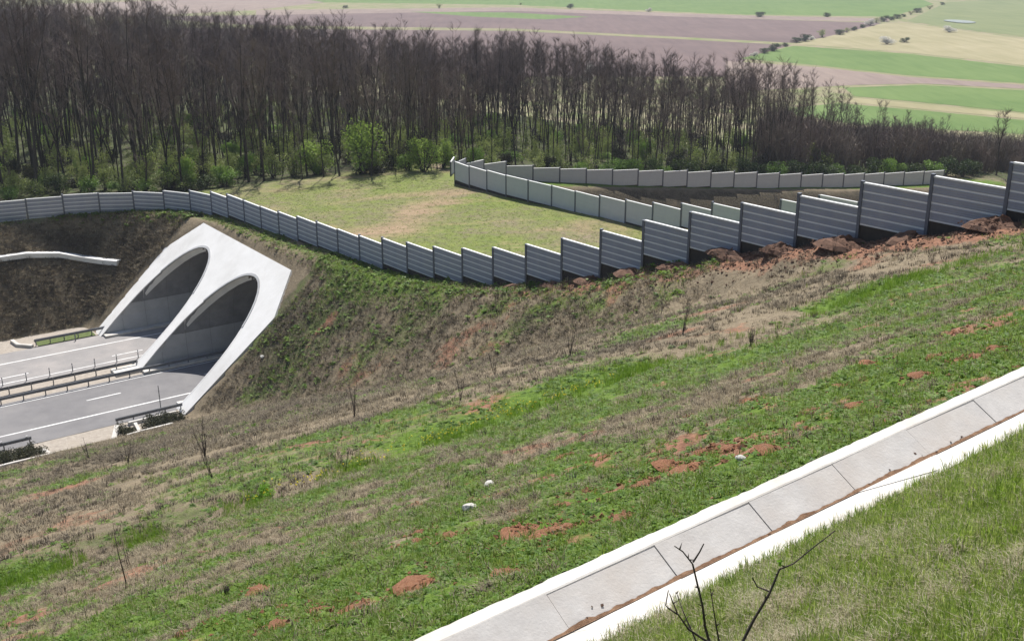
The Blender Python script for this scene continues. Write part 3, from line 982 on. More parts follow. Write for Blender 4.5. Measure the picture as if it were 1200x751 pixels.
MOUNDS = [mound_mesh(i, 70, 'red_soil', 0.24) for i in range(6)]
HEAPS = [mound_mesh(40 + i, 150, 'spoil', 0.30, 0.5) for i in range(5)]
moles = [(-0.85, 8.64, .30), (-1.29, 8.36, .24), (-2.27, 9.53, .13), (-2.91, 10.93, .22), (-2.07, 12.77, .15), (-0.64, 10.73, .16), (0.15, 9.83, .33),
         (0.42, 9.25, .30), (0.52, 9.45, .2), (0.55, 10.63, .16), (0.89, 11.42, .14), (0.0, 8.1, .2), (-0.2, 9.26, .14), (1.84, 11.3, .22), (1.95, 10.78, .25),
         (1.83, 12.2, .16), (2.7, 10.29, .19), (2.55, 11.4, .17), (2.3, 11.8, .13), (5.41, 15.54, .2), (6.22, 13.23, .2), (5.11, 12.68, .2), (3.72, 15.85, .17),
         (4.09, 11.89, .18), (1.06, 9.0, .14), (-2.1, 8.61, .17), (1.48, 10.74, .13), (5.83, 12.82, .15), (-1.79, 8.84, .16), (-3.3, 9.6, .14), (3.2, 12.9, .14), (4.6, 14.2, .15),
         (0.30, 13.4, .13), (1.3, 13.9, .12), (-1.1, 11.9, .12)]
rr = random.Random(11)
for _ in range(34):
    x_ = rr.uniform(-3.6, 7.5); y_ = rr.uniform(8.5, 17.5)
    if to_as(x_, y_)[0] - A_CAM > DITCH1 + 0.5 and rr.random() < 0.35 + 0.09 * x_: moles.append((x_, y_, rr.uniform(.07, .13)))
for i, (x, y, r_) in enumerate(moles):
    n = Vector((0, 0, 1))
    o = link("soil_mound", MOUNDS[i % 6], None, None, (x, y, gz(x, y) - 0.01), (rr.uniform(-.05, .05), 0, rr.uniform(0, 6.28)))
    o.scale = (r_ * rr.uniform(.75, 1.0), r_ * rr.uniform(.7, .95), r_ * 0.5)
    if i == 0: tag(o, "largest lone mound of red soil in the grass near the bottom edge", "soil mound")
    elif i == 6: tag(o, "wide rear mound of the double heap of red soil nearest the ditch", "soil mound")
    elif i == 7: tag(o, "dark front mound of the double heap of red soil nearest the ditch", "soil mound")
    else: tag(o, "small mound of red soil scattered in the grass beyond the ditch", "soil mound", "red molehills on the near slope")
# heaps of spoil against the barrier's footing
p = Vector((*startA, 0))
for i in range(12):
    h = math.radians(hdA[i])
    q = p + Vector((math.cos(h), math.sin(h), 0)) * PANEL_L
    nrm = Vector((math.cos(h + math.pi / 2), math.sin(h + math.pi / 2), 0))
    c = p + nrm * rr.uniform(0.5, 0.9) + (q - p) * rr.uniform(-0.05, 0.08)
    o = link("soil_heap", HEAPS[i % 5], None, None, (c.x, c.y, gz(c.x, c.y) - 0.15), (0, 0, h + rr.uniform(-.3, .3)))
    k_ = 1.0 - 0.035 * i
    o.scale = (1.9 * k_ * rr.uniform(.8, 1.2), 1.15 * k_, 1.25 * k_)
    tag(o, "heap of red brown spoil against the foot of the striped barrier", "soil heap", "spoil heaps under the barrier panels")
    p = q


def stone_mesh(seed):
    r = np.random.RandomState(seed)
    bm = bmesh.new(); bmesh.ops.create_icosphere(bm, subdivisions=2, radius=1.0)
    for v in bm.verts:
        k = 1 + 0.35 * (vnoise(v.co.x * 1.6 + seed * 3, v.co.y * 1.6 + v.co.z * 2.1) - 0.5)
        v.co = Vector((v.co.x * 1.2, v.co.y * 0.9, v.co.z * 0.7)) * float(k)
    me = bpy.data.meshes.new("stone"); bm.to_mesh(me); bm.free(); me.materials.append(M['stone'])
    return me


for i, (x, y, r_, lb) in enumerate([(-0.53, 12.36, .085, "round white stone lying in the grass among the red mounds"),
                                    (-0.34, 15.16, .085, "flat pale stone lying farther up beyond the round white one"),
                                    (2.36, 10.3, .05, "small white stone beside a red mound near the ditch"),
                                    (-6.09, 16.77, .07, "small pale stone on the brown patch at the lower left"),
                                    (-22.5, 93.0, .22, "white stone on the bank to the right of the portal")]):
    o = link("stone", stone_mesh(i), None, None, (x, y, gz(x, y) + r_ * 0.3), (0, 0, i * 1.3)); o.scale = (r_, r_, r_)
    tag(o, lb, "stone")


# ------------------------------------------------------------------ plants: bare trees
def leaf_material(name, cols, scale=1.5, trans=0.35):
    m = bpy.data.materials.new(name)
    nt, b = nodes_of(m)
    co = nt.nodes.new("ShaderNodeTexCoord").outputs["Object"]
    oi = nt.nodes.new("ShaderNodeObjectInfo").outputs["Random"]
    f = maths(nt, 'ADD', maths(nt, 'MULTIPLY', noise(nt, co, scale, 3), 0.75), maths(nt, 'MULTIPLY', oi, 0.3))
    r = nt.nodes.new("ShaderNodeValToRGB"); el = r.color_ramp.elements
    while len(el) < len(cols): el.new(0.5)
    for i, c in enumerate(cols): el[i].position = 0.25 + 0.5 * i / (len(cols) - 1); el[i].color = (*c, 1)
    nt.links.new(f, r.inputs[0])
    nt.links.new(r.outputs[0], b.inputs["Base Color"]); b.inputs["Roughness"].default_value = 0.6
    b.inputs["Specular IOR Level"].default_value = 0.3
    t = nt.nodes.new("ShaderNodeBsdfTranslucent"); nt.links.new(r.outputs[0], t.inputs[0])
    mx = nt.nodes.new("ShaderNodeMixShader"); mx.inputs[0].default_value = trans
    nt.links.new(b.outputs[0], mx.inputs[1]); nt.links.new(t.outputs[0], mx.inputs[2])
    nt.links.new(mx.outputs[0], nt.nodes["Material Output"].inputs[0])
    return m


M['leaf_fresh'] = leaf_material('fresh_leaves', [(0.07, 0.13, 0.02), (0.14, 0.24, 0.04), (0.21, 0.31, 0.06)])
M['leaf_pale'] = leaf_material('pale_young_leaves', [(0.12, 0.17, 0.04), (0.21, 0.26, 0.075), (0.29, 0.33, 0.11)])
M['leaf_dark'] = leaf_material('dark_leaves', [(0.022, 0.04, 0.010), (0.045, 0.075, 0.018), (0.075, 0.11, 0.03)])
M['leaf_weed'] = leaf_material('dead_dark_weeds', [(0.022, 0.024, 0.012), (0.04, 0.045, 0.02), (0.08, 0.075, 0.035)])
M['blossom'] = leaf_material('white_blossom', [(0.45, 0.44, 0.38), (0.6, 0.58, 0.52), (0.7, 0.7, 0.66)])
M['leaf_bright'] = leaf_material('bright_leaves', [(0.10, 0.22, 0.015), (0.17, 0.34, 0.03), (0.24, 0.42, 0.05)])
M['bark_tree'] = random_tint('tree_bark', [(0.026, 0.022, 0.020), (0.042, 0.036, 0.031), (0.065, 0.056, 0.048), (0.034, 0.029, 0.026)], 0.95)
M['twig_tree'] = random_tint('tree_twigs', [(0.11, 0.082, 0.076), (0.14, 0.108, 0.10), (0.18, 0.142, 0.125), (0.13, 0.104, 0.092)], 0.95)


M['twig_scrub'] = random_tint('scrub_twigs', [(0.13, 0.10, 0.088), (0.17, 0.135, 0.115), (0.21, 0.17, 0.14), (0.15, 0.13, 0.10)], 0.95)


def bare_tree(seed, h, slender=False, thick=1.0):
    """trunk with leaders, and the twigs of the crown, as two meshes"""
    r = random.Random(seed)
    tb = MB(); cb = MB()
    up = Vector((0, 0, 1))
    r0 = h * r.uniform(0.0050, 0.0092) * (0.75 if slender else 1.0) * thick
    lean = Vector((r.uniform(-.06, .06), r.uniform(-.06, .06), 0))
    fork = h * (r.uniform(0.45, 0.68) if slender else r.choice([r.uniform(0.12, 0.25), r.uniform(0.32, 0.55), r.uniform(0.4, 0.6)]))
    pts = []; rad = []
    p = Vector((0, 0, -0.3)); k = 6
    for i in range(k + 1):
        pts.append(p.copy()); rad.append(r0 * (1.25 if i == 0 else 1 - 0.35 * i / k))
        p = p + (up + lean + Vector((r.uniform(-.06, .06), r.uniform(-.06, .06), 0))) * ((fork + 0.3) / k)
    tb.tube(pts, rad, 6)
    top = pts[-1]
    lead = []
    nl = r.choice([1, 2, 2]) if slender else r.choice([2, 2, 3, 3, 4])
    a0 = r.uniform(0, 6.28)
    for j in range(nl):
        an = a0 + j * 6.283 / nl + r.uniform(-.4, .4)
        out = Vector((math.cos(an), math.sin(an), 0)) * (r.uniform(.03, .08) if slender else r.uniform(.10, .32))
        L = (h - fork) * r.uniform(0.82, 1.0); m = 7
        q = top.copy(); lp = []; lr = []
        for i in range(m + 1):
            lp.append(q.copy()); lr.append(max(0.012, r0 * 0.58 * (1 - 0.93 * i / m)))
            q = q + (up + out * (1.3 - 1.0 * i / m) + Vector((r.uniform(-.09, .09), r.uniform(-.09, .09), 0))) * (L / m)
        tb.tube(lp, lr, 5)
        lead.append((lp, lr))
    # branches and twigs
    def limb(s0, d, L, rr_):
        m = 3; q = s0.copy(); lp = [q.copy()]; lr = [rr_]
        for i in range(m):
            d = (d + Vector((r.uniform(-.25, .25), r.uniform(-.25, .25), r.uniform(0.0, .25)))).normalized()
            q = q + d * (L / m); lp.append(q.copy()); lr.append(rr_ * (1 - 0.85 * (i + 1) / m))
        cb.tube(lp, lr, 3, cap=False)
        nt_ = int(7 + L * 6.0)
        for t in range(nt_):
            f_ = r.uniform(0.2, 1.0) * m; i = min(m - 1, int(f_)); u = f_ - i
            b = lp[i].lerp(lp[i + 1], u)
            dd = (d * 0.7 + Vector((r.uniform(-1, 1), r.uniform(-1, 1), r.uniform(-.1, 1.0)))).normalized()
            cb.cone(b, b + dd * r.uniform(0.4, 1.25), 0.013)
    for lp, lr in lead:
        n = int(20 if not slender else 13)
        for b_ in range(n):
            f_ = r.uniform(0.12, 1.0) * (len(lp) - 1); i = min(len(lp) - 2, int(f_)); u = f_ - i
            s0 = lp[i].lerp(lp[i + 1], u)
            an = r.uniform(0, 6.28)
            d = Vector((math.cos(an), math.sin(an), r.uniform(0.35, 1.3))).normalized()
            limb(s0, d, r.uniform(1.0, 2.8) * (1.0 - 0.45 * f_ / (len(lp) - 1)) * (0.75 if slender else 1.0) * h / 16, 0.022)
    for b_ in range(3 if not slender else 4):
        i = r.randint(3, k - 1); an = r.uniform(0, 6.28)
        limb(pts[i].lerp(pts[i + 1], r.random()), Vector((math.cos(an), math.sin(an), r.uniform(.4, 1.0))).normalized(), r.uniform(.8, 2.0), 0.02)
    return tb.mesh("tree_trunk", [M['bark_tree']]), cb.mesh("tree_crown", [M['twig_tree']]), tb, cb


TREES = [bare_tree(100 + i, 16.0, slender=(i % 3 == 2)) for i in range(12)]


def joined(tb, cb, name):
    mb = MB(); mb.v = list(tb.v); mb.f = list(tb.f); mb.m = [0] * len(tb.f)
    n = len(mb.v); mb.v += cb.v; mb.f += [tuple(i + n for i in f) for f in cb.f]; mb.m += [1] * len(cb.f)
    return mb.mesh(name, [M['bark_tree'], M['twig_tree']])


PROTO = bpy.data.collections.new("prototypes")


def scatter(name, label, P, rot, scl, idx, meshes, kind="stuff"):
    """one object that instances small meshes on points"""
    coll = bpy.data.collections.new(name + "_kinds")
    for k, me in enumerate(meshes):
        o = bpy.data.objects.new("%s_kind_%02d" % (name, k), me); coll.objects.link(o)
    me = bpy.data.meshes.new(name)
    me.vertices.add(len(P)); me.vertices.foreach_set("co", np.asarray(P, np.float32).ravel())
    a = me.attributes.new("rot", 'FLOAT_VECTOR', 'POINT'); a.data.foreach_set("vector", np.asarray(rot, np.float32).ravel())
    a = me.attributes.new("scl", 'FLOAT_VECTOR', 'POINT'); a.data.foreach_set("vector", np.asarray(scl, np.float32).ravel())
    a = me.attributes.new("pick", 'INT', 'POINT'); a.data.foreach_set("value", np.asarray(idx, np.int32))
    o = link(name, me)
    ng_ = bpy.data.node_groups.new(name, 'GeometryNodeTree')
    ng_.interface.new_socket("Geometry", in_out='INPUT', socket_type='NodeSocketGeometry')
    ng_.interface.new_socket("Geometry", in_out='OUTPUT', socket_type='NodeSocketGeometry')
    gi = ng_.nodes.new("NodeGroupInput"); go = ng_.nodes.new("NodeGroupOutput")
    ip = ng_.nodes.new("GeometryNodeInstanceOnPoints")
    ci = ng_.nodes.new("GeometryNodeCollectionInfo")
    ci.inputs["Collection"].default_value = coll
    ci.inputs["Separate Children"].default_value = True
    ci.inputs["Reset Children"].default_value = True
    def attr(n, t):
        x = ng_.nodes.new("GeometryNodeInputNamedAttribute"); x.data_type = t; x.inputs["Name"].default_value = n
        return x.outputs["Attribute"]
    ng_.links.new(gi.outputs[0], ip.inputs["Points"])
    ng_.links.new(ci.outputs[0], ip.inputs["Instance"])
    ip.inputs["Pick Instance"].default_value = True
    ng_.links.new(attr("pick", 'INT'), ip.inputs["Instance Index"])
    e2r = ng_.nodes.new("FunctionNodeEulerToRotation")
    ng_.links.new(attr("rot", 'FLOAT_VECTOR'), e2r.inputs[0])
    ng_.links.new(e2r.outputs[0], ip.inputs["Rotation"])
    ng_.links.new(attr("scl", 'FLOAT_VECTOR'), ip.inputs["Scale"])
    ng_.links.new(ip.outputs[0], go.inputs[0])
    md = o.modifiers.new("scatter", 'NODES'); md.node_group = ng_
    tag(o, label, kind=kind)
    return o


def px_dir(px):           # bearing of a column of the view, as tan(azimuth)
    return (px - 600.0) / 1294.0


# ---- the wood: positions by bearing and distance from the camera's foot
PXT = [-120, 250, 300, 420, 528, 600, 700, 800, 900, 1010, 1120]
D0T = [139, 142, 149, 149, 155, 168, 171, 174, 179, 185, 190]
D1T = [360, 345, 330, 300, 280, 270, 262, 250, 232, 222, 215]
rw = np.random.RandomState(21)
cand = []
cells = {}
tries = 0
while len(cand) < 1550 and tries < 60000:
    tries += 1
    px = rw.uniform(-110, 1110)
    d0 = np.interp(px, PXT, D0T); d1 = np.interp(px, PXT, D1T)
    d = d0 + (d1 - d0) * rw.rand() ** 1.15
    if px > 800 and rw.rand() < min(0.93, 0.25 + (px - 800) / 300): continue
    x = d * px_dir(px); y = d
    if fbm(x, y, 13.0, 2) < 0.43 and rw.rand() < 0.72: continue
    key = (int(x // 2.0), int(y // 2.0))
    if any((x - q[0]) ** 2 + (y - q[1]) ** 2 < 2.0 ** 2 for i in (-1, 0, 1) for j in (-1, 0, 1) for q in cells.get((key[0] + i, key[1] + j), [])): continue
    cells.setdefault(key, []).append((x, y))
    cand.append((x, y, px, d - d0))
cand = np.array(cand)
cz = ground(cand[:, 0], cand[:, 1], False)
ca, cs = to_as(cand[:, 0], cand[:, 1])
ok = (cz > -11.5)
cand = cand[ok]; cz = cz[ok]
hs = (11.5 + 7.5 * rw.rand(len(cand)) ** 0.75) / 16.0 * (0.80 + 0.42 * fbm(cand[:, 0] + 40, cand[:, 1], 17.0, 2)) * np.interp(cand[:, 2], [-100, 300, 560, 700, 900, 1000, 1110], [1.34, 1.02, 0.94, 0.92, 0.92, 0.74, 0.5])
order = np.argsort(cand[:, 3] + rw.rand(len(cand)) * 4)
kinds_ = rw.randint(0, 12, len(cand))
kinds_ = np.where((cand[:, 2] > 600) & (kinds_ % 3 != 2) & (rw.rand(len(cand)) < 0.35), (kinds_ // 3) * 3 + 2, kinds_)
front, rest = order[:290], order[290:]
for n_, i in enumerate(front):
    x, y, px, _ = cand[i]
    root = empty("bare_tree", (x, y, cz[i] - 0.1), rw.uniform(0, 6.28))
    root.rotation_euler = (rw.normal(0, .035), rw.normal(0, .035), rw.uniform(0, 6.28)); sc_ = hs[i]; root.scale = (sc_, sc_, sc_ * rw.uniform(.94, 1.06))
    if px < 300: lb, gp = "bare dark tree in the dense wood behind the barrier left of the plateau", "bare trees of the wood behind the tunnel barrier"
    elif px < 545: lb, gp = "bare dark tree in the wood behind the open edge of the grass plateau", "bare trees of the wood behind the plateau"
    elif px < 850: lb, gp = "bare tree in the wood behind the pale far barrier", "bare trees of the wood behind the pale barrier"
    else: lb, gp = "slender bare tree in the thinning end of the wood near the scrub", "slender trees at the thin end of the wood"
    tag(root, lb, "tree", gp)
    tr, cr, _, _ = TREES[kinds_[i]]
    link("trunk", tr, None, root); link("crown", cr, None, root)
full_meshes = [joined(t[2], t[3], "wood_tree") for t in TREES]
P = np.column_stack([cand[rest, 0], cand[rest, 1], cz[rest] - 0.1])
sc3 = np.repeat(hs[rest][:, None], 3, 1)
scatter("deep_wood", "mass of bare trees deeper in the wood", P, np.column_stack([rw.normal(0, .045, len(rest)), rw.normal(0, .045, len(rest)), rw.rand(len(rest)) * 6.28]), sc3, kinds_[rest], full_meshes)

# lone tree at the right edge
lone = bare_tree(507, 11.5, False, 1.7)
root = empty("bare_tree", (84.89, 191.3, gz(84.89, 191.3) - 0.1), 0.6)
tag(root, "lone forked bare tree standing above the scrub at the right edge", "tree")
link("trunk", lone[0], None, root); link("crown", lone[1], None, root)


# ---- shrubs
def leaf_cloud(lobes, n, size, seed, flat=0.0):
    r = np.random.RandomState(seed)
    w = np.array([l[3] ** 2 for l in lobes]); w = w / w.sum()
    pick = r.choice(len(lobes), n, p=w)
    L = np.array(lobes)[pick]
    d = r.normal(size=(n, 3)); d /= np.linalg.norm(d, axis=1)[:, None]
    rad = r.rand(n) ** 0.45
    c = L[:, :3] + d * (rad * L[:, 3])[:, None] * np.array([1, 1, 0.85])
    c[:, 2] = np.maximum(c[:, 2], 0.03)
    u = r.normal(size=(n, 3)); u /= np.linalg.norm(u, axis=1)[:, None]
    v = np.cross(u, r.normal(size=(n, 3))); v /= np.linalg.norm(v, axis=1)[:, None]
    s_ = size * (0.6 + 0.8 * r.rand(n))[:, None]
    V = np.stack([c - u * s_, c + v * s_ * 0.55, c + u * s_, c - v * s_ * 0.55], 1).reshape(-1, 3)
    F = np.arange(4 * n).reshape(-1, 4)
    me = bpy.data.meshes.new("leaf_cloud")
    me.vertices.add(4 * n); me.vertices.foreach_set("co", V.astype(np.float32).ravel())
    me.loops.add(4 * n); me.loops.foreach_set("vertex_index", F.ravel().astype(np.int32))
    me.polygons.add(n); me.polygons.foreach_set("loop_start", (np.arange(n) * 4).astype(np.int32))
    me.update(calc_edges=True)
    return me


def shrub_mesh(seed, n, size, mat, tall=1.0):
    """unit shrub about 1 m in radius: leafage and stems"""
    r = random.Random(seed)
    lobes = [(r.uniform(-.55, .55), r.uniform(-.55, .55), r.uniform(.35, 1.15) * tall, r.uniform(.28, .55)) for _ in range(11)]
    me = leaf_cloud(lobes, n, size, seed); me.materials.append(mat)
    sb = MB()
    for l in lobes:
        sb.tube([(r.uniform(-.1, .1), r.uniform(-.1, .1), -0.1), (l[0] * .5, l[1] * .5, l[2] * .5), (l[0], l[1], l[2] + .2)], [0.03, 0.022, 0.008], 4)
        for t in range(3):
            q = Vector(l[:3]); d = Vector((r.uniform(-1, 1), r.uniform(-1, 1), r.uniform(.2, 1))).normalized()
            sb.cone(q, q + d * l[3] * 1.1, 0.009)
    return me, sb.mesh("shrub_stems", [M['bark']])


SH_FRESH = [shrub_mesh(i, 1500, 0.055, M['leaf_fresh']) for i in range(3)]
SH_PALE = [shrub_mesh(10 + i, 700, 0.055, M['leaf_pale'], 1.3) for i in range(3)]
SH_DARK = [shrub_mesh(20 + i, 1500, 0.06, M['leaf_dark']) for i in range(3)]
SH_WEED = [shrub_mesh(30 + i, 1500, 0.06, M['leaf_weed'], 0.7) for i in range(3)]
M['leaf_spring'] = leaf_material('spring_leaves', [(0.13, 0.21, 0.035), (0.24, 0.34, 0.065), (0.35, 0.45, 0.11)], 1.5, 0.45)
SH_SPRING = [shrub_mesh(70 + i, 2600, 0.045, M['leaf_spring'], 1.1) for i in range(2)]
SH_BRIGHT = shrub_mesh(40, 1800, 0.06, M['leaf_bright'], 0.8)
SH_BLOSSOM = shrub_mesh(41, 2200, 0.05, M['blossom'], 1.2)


def shrub(kind, x, y, r_, hgt, label, group=None, name="shrub", cat="shrub", sink=0.05):
    root = empty(name, (x, y, gz(x, y) - sink), rr.uniform(0, 6.28))
    root.scale = (r_, r_, hgt)
    tag(root, label, cat, group)
    link("foliage", kind[0], None, root); link("stems", kind[1], None, root)
    return root


# edge of the wood
big = [(-21.0, 152.5, 4.2, 4.6, 0, "large pale green bush at the wood's edge behind the plateau"), (-12.3, 152.5, 3.2, 3.2, 1, "round fresh green bush beside the corner of the grey barrier"),
       (-9.8, 156.0, 2.6, 2.7, 1, "dark green bush directly behind the corner of the grey barrier"), (42.9, 176.0, 2.6, 2.5, 2, "brightest green round bush in the row behind the pale barrier"),
       (-27.5, 153.5, 3.0, 3.0, 0, "loose pale bush left of the large pale green bush")]
for x, y, r_, h_, k, lb in big:
    shrub([SH_SPRING[0], SH_SPRING[1], SH_FRESH[2]][k], x, y, r_ * 0.9, h_ * 1.05, lb)
for i in range(30):      # row behind the pale barrier
    px = 640 + i * 17.5 + rr.uniform(-6, 6)
    if 900 < px < 932: continue
    d = np.interp(px, PXT + [1200], D0T + [196]) + rr.uniform(-3.5, 0.5)
    k = rr.choice([SH_DARK, SH_DARK, SH_FRESH]) if px > 700 else rr.choice([SH_FRESH, SH_PALE])
    shrub(rr.choice(k), d * px_dir(px), d, rr.uniform(1.5, 2.3), rr.uniform(1.6, 2.5), "dark leafy bush in the row behind the pale far barrier", "bushes in the row behind the pale barrier")
for i in range(34):      # behind the tunnel barrier and the plateau
    px = -40 + i * 17 + rr.uniform(-8, 8)
    if 385 < px < 440 or 480 < px < 540: continue
    d = np.interp(px, PXT, D0T) + rr.uniform(-1, 8)
    k = rr.choice([SH_PALE, SH_PALE, SH_FRESH, SH_DARK])
    shrub(rr.choice(k), d * px_dir(px), d, rr.uniform(1.1, 2.2), rr.uniform(1.2, 2.6), "low shrub in young leaf under the front trees of the wood", "shrubs under the front trees")
# understorey deeper in the wood
nu = 620
pu = rw.uniform(-110, 1010, nu); du = np.interp(pu, PXT, D0T) + 3 + rw.rand(nu) ** 1.3 * 70
xu = du * (pu - 600) / 1294; yu = du; zu = ground(xu, yu, False)
su = np.column_stack([1.0 + 1.3 * rw.rand(nu), 1.0 + 1.3 * rw.rand(nu), 1.0 + 2.2 * rw.rand(nu)])
scatter("undergrowth", "young leaves and brush under the trees of the wood", np.column_stack([xu, yu, zu - .05]), np.column_stack([np.zeros(nu), np.zeros(nu), rw.rand(nu) * 6.28]), su,
        rw.choice(5, nu, p=[.34, .3, .12, .12, .12]), [SH_PALE[1][0], SH_PALE[2][0], SH_FRESH[0][0], SH_WEED[0][0], SH_WEED[1][0]])
# blossoming trees at the back of the wood
for x, y, h_, lb in [(17.5, 262.0, 15.5, "white blossoming tree rising above the wood's far edge"), (44.0, 258.0, 15.0, "pale grey green crowned tree above the wood to the right of the blossom")]:
    root = empty("blossom_tree" if x < 20 else "leafing_tree", (x, y, gz(x, y)))
    tag(root, lb, "tree")
    link("trunk", TREES[1][0], None, root).scale = (.9, .9, .9)
    cr = link("crown", (SH_BLOSSOM if x < 20 else SH_PALE[0])[0], None, root, (0, 0, h_ - 6.0)); cr.scale = (2.2, 2.2, 3.6)


# ---- scrub on the right: leafless many-stemmed shrubs
def scrub_mesh(seed, n=34, leaves=False):
    r = random.Random(seed); mb = MB()
    for i in range(n):
        an = r.uniform(0, 6.28); out = Vector((math.cos(an), math.sin(an), 0)) * r.uniform(.05, .42)
        q = Vector((r.uniform(-.25, .25), r.uniform(-.25, .25), -.05)); lp = [q.copy()]; L = r.uniform(.6, 1.0)
        for k in range(4):
            q = q + (Vector((0, 0, 1)) + out + Vector((r.uniform(-.15, .15), r.uniform(-.15, .15), 0))) * L / 4; lp.append(q.copy())
        mb.tube(lp, [.010, .009, .008, .006, .003], 3, cap=False)
        for t in range(9):
            k = r.randint(1, 3); b = lp[k].lerp(lp[k + 1], r.random())
            d = Vector((r.uniform(-1, 1), r.uniform(-1, 1), r.uniform(.2, 1.2))).normalized()
            mb.cone(b, b + d * r.uniform(.08, .26), .0055)
    return mb


SCRUB = [scrub_mesh(60 + i).mesh("scrub", [M['twig_scrub']]) for i in range(5)]
ns = 560
pu = rw.uniform(900, 1260, ns); du = np.interp(pu, [900, 1260], [184, 199]) + rw.rand(ns) ** 1.1 * np.interp(pu, [900, 1000, 1260], [45, 95, 95])
xu = du * (pu - 600) / 1294; yu = du; zu = ground(xu, yu, False)
near_ = np.argsort(du)
hh_ = (4.0 + 4.2 * rw.rand(ns)) * np.interp(pu, [900, 1050, 1260], [1.2, 1.1, 0.85])
for i in near_[:110]:
    o = link("scrub_bush", SCRUB[int(rw.randint(5))], None, None, (xu[i], yu[i], zu[i] - .05), (0, 0, rw.rand() * 6.28)); s_ = hh_[i]; o.scale = (s_, s_, s_)
    tag(o, "leafless grey brown bush in the scrub at the right of the wood", "bush", "leafless bushes of the scrub on the right")
ii = near_[110:]
scatter("scrub_thicket", "thicket of leafless grey brown scrub beyond the front bushes", np.column_stack([xu, yu, zu - .05])[ii], np.column_stack([np.zeros(len(ii)), np.zeros(len(ii)), rw.rand(len(ii)) * 6.28]),
        np.repeat(hh_[ii][:, None], 3, 1), rw.randint(0, 5, len(ii)), SCRUB)

# ---- shrub beds beside the road
for i, (a_, s_, r_, h_) in enumerate([(-15.2, -5.7, .95, 1.0), (-16.6, -5.5, .85, .7), (-15.0, -3.1, 1.25, 1.3), (-16.6, -2.9, 1.2, 1.1), (-14.6, -1.4, 1.0, 1.0), (-16.4, -1.3, 1.0, 1.0)]):
    x, y = to_xy(a_, s_)
    shrub(SH_WEED[i % 3], x, y, r_, h_, "dark low shrub in the kerbed bed beside the portal foot", "shrubs in the bed beside the portal")
for i in range(14):
    x, y = to_xy(-13.9 - 1.5 * (i % 3) - 0.3, -13.7 - (i // 3) * 2.0)
    shrub(SH_WEED[i % 3], x, y, 1.15, 1.0 + .15 * (i % 2), "dark low shrub in the kerbed bed at the left edge", "shrubs in the bed at the left edge")

# ---- plants on the near slopes
o = shrub(SH_BRIGHT, -6.4, 25.58, 0.34, 0.40, "single bright green round shrub on the bench below the near slope")


def stalk_mesh(seed, h, n=3, twigs=10, r0=0.012):
    r = random.Random(seed); mb = MB()
    for i in range(n):
        q = Vector((r.uniform(-.04, .04), r.uniform(-.04, .04), -.05)); lp = [q.copy()]
        out = Vector((r.uniform(-.25, .25), r.uniform(-.25, .25), 0)) * (0.4 if n < 3 else 1)
        for k in range(5):
            q = q + (Vector((0, 0, 1)) + out + Vector((r.uniform(-.12, .12), r.uniform(-.12, .12), 0))) * h / 5 * (1 if i == 0 else .75); lp.append(q.copy())
        mb.tube(lp, [r0, r0 * .85, r0 * .7, r0 * .55, r0 * .4, r0 * .2], 5)
        for t in range(twigs):
            k = r.randint(1, 4); b = lp[k].lerp(lp[k + 1], r.random())
            d = Vector((r.uniform(-1, 1), r.uniform(-1, 1), r.uniform(.3, 1.3))).normalized()
            mb.cone(b, b + d * r.uniform(.1, .3) * h, r0 * .35, 3)
    return mb.mesh("stalk", [M['bark']])


stalks = [(-6.12, 15.25, 1.35, 1, 2, .013, "thin dark dead stalk standing alone at the lower left"), (-7.25, 18.3, .7, 2, 6, .01, "short dark dry plant just beyond the thin stalk"),
          (-6.67, 42.75, 1.9, 3, 14, .022, "bare sapling on the brown slope right of the shrub beds"), (2.56, 45.51, 1.8, 4, 12, .018, "bare spreading sapling in the middle of the far slope"),
          (6.57, 40.04, 1.7, 4, 12, .018, "twiggy bare shrub on the slope below the striped barrier"), (-12.54, 40.8, 1.9, 5, 12, .02, "twiggy bare shrub above the gravel apron"),
          (7.11, 30.83, .7, 7, 16, .014, "low dark twiggy clump on the green slope at right"), (-4.54, 27.13, .9, 3, 8, .012, "small bare shrub beside the fresh green strip"),
          (-27.76, 65.61, 1.6, 4, 10, .02, "dry grey weeds clump at the lower edge near the gravel"), (-21.28, 55.26, 1.7, 4, 10, .02, "dry grey weeds clump left of the twiggy shrub above the gravel"),
          (17.53, 58.0, 1.3, 3, 10, .015, "small bare shrub in front of the largest striped panels"), (-1.77, 35.25, 1.2, 3, 10, .015, "bare shrub behind the yellow flowers"),
          (-0.76, 45.96, 1.5, 3, 10, .016, "bare shrub farther behind the yellow flowers"), (-9.53, 31.66, 1.2, 4, 8, .014, "dry shrub on the lower brown slope left of the green shrub"),
          (-3.42, 11.42, .22, 9, 14, .012, "dark low weed clump near the red mounds at lower left")]
for i, (x, y, h_, n_, tw, r0, lb) in enumerate(stalks):
    o = link("dry_shrub", stalk_mesh(200 + i, h_, n_, tw, r0), None, None, (x, y, gz(x, y)))
    tag(o, lb, "shrub")

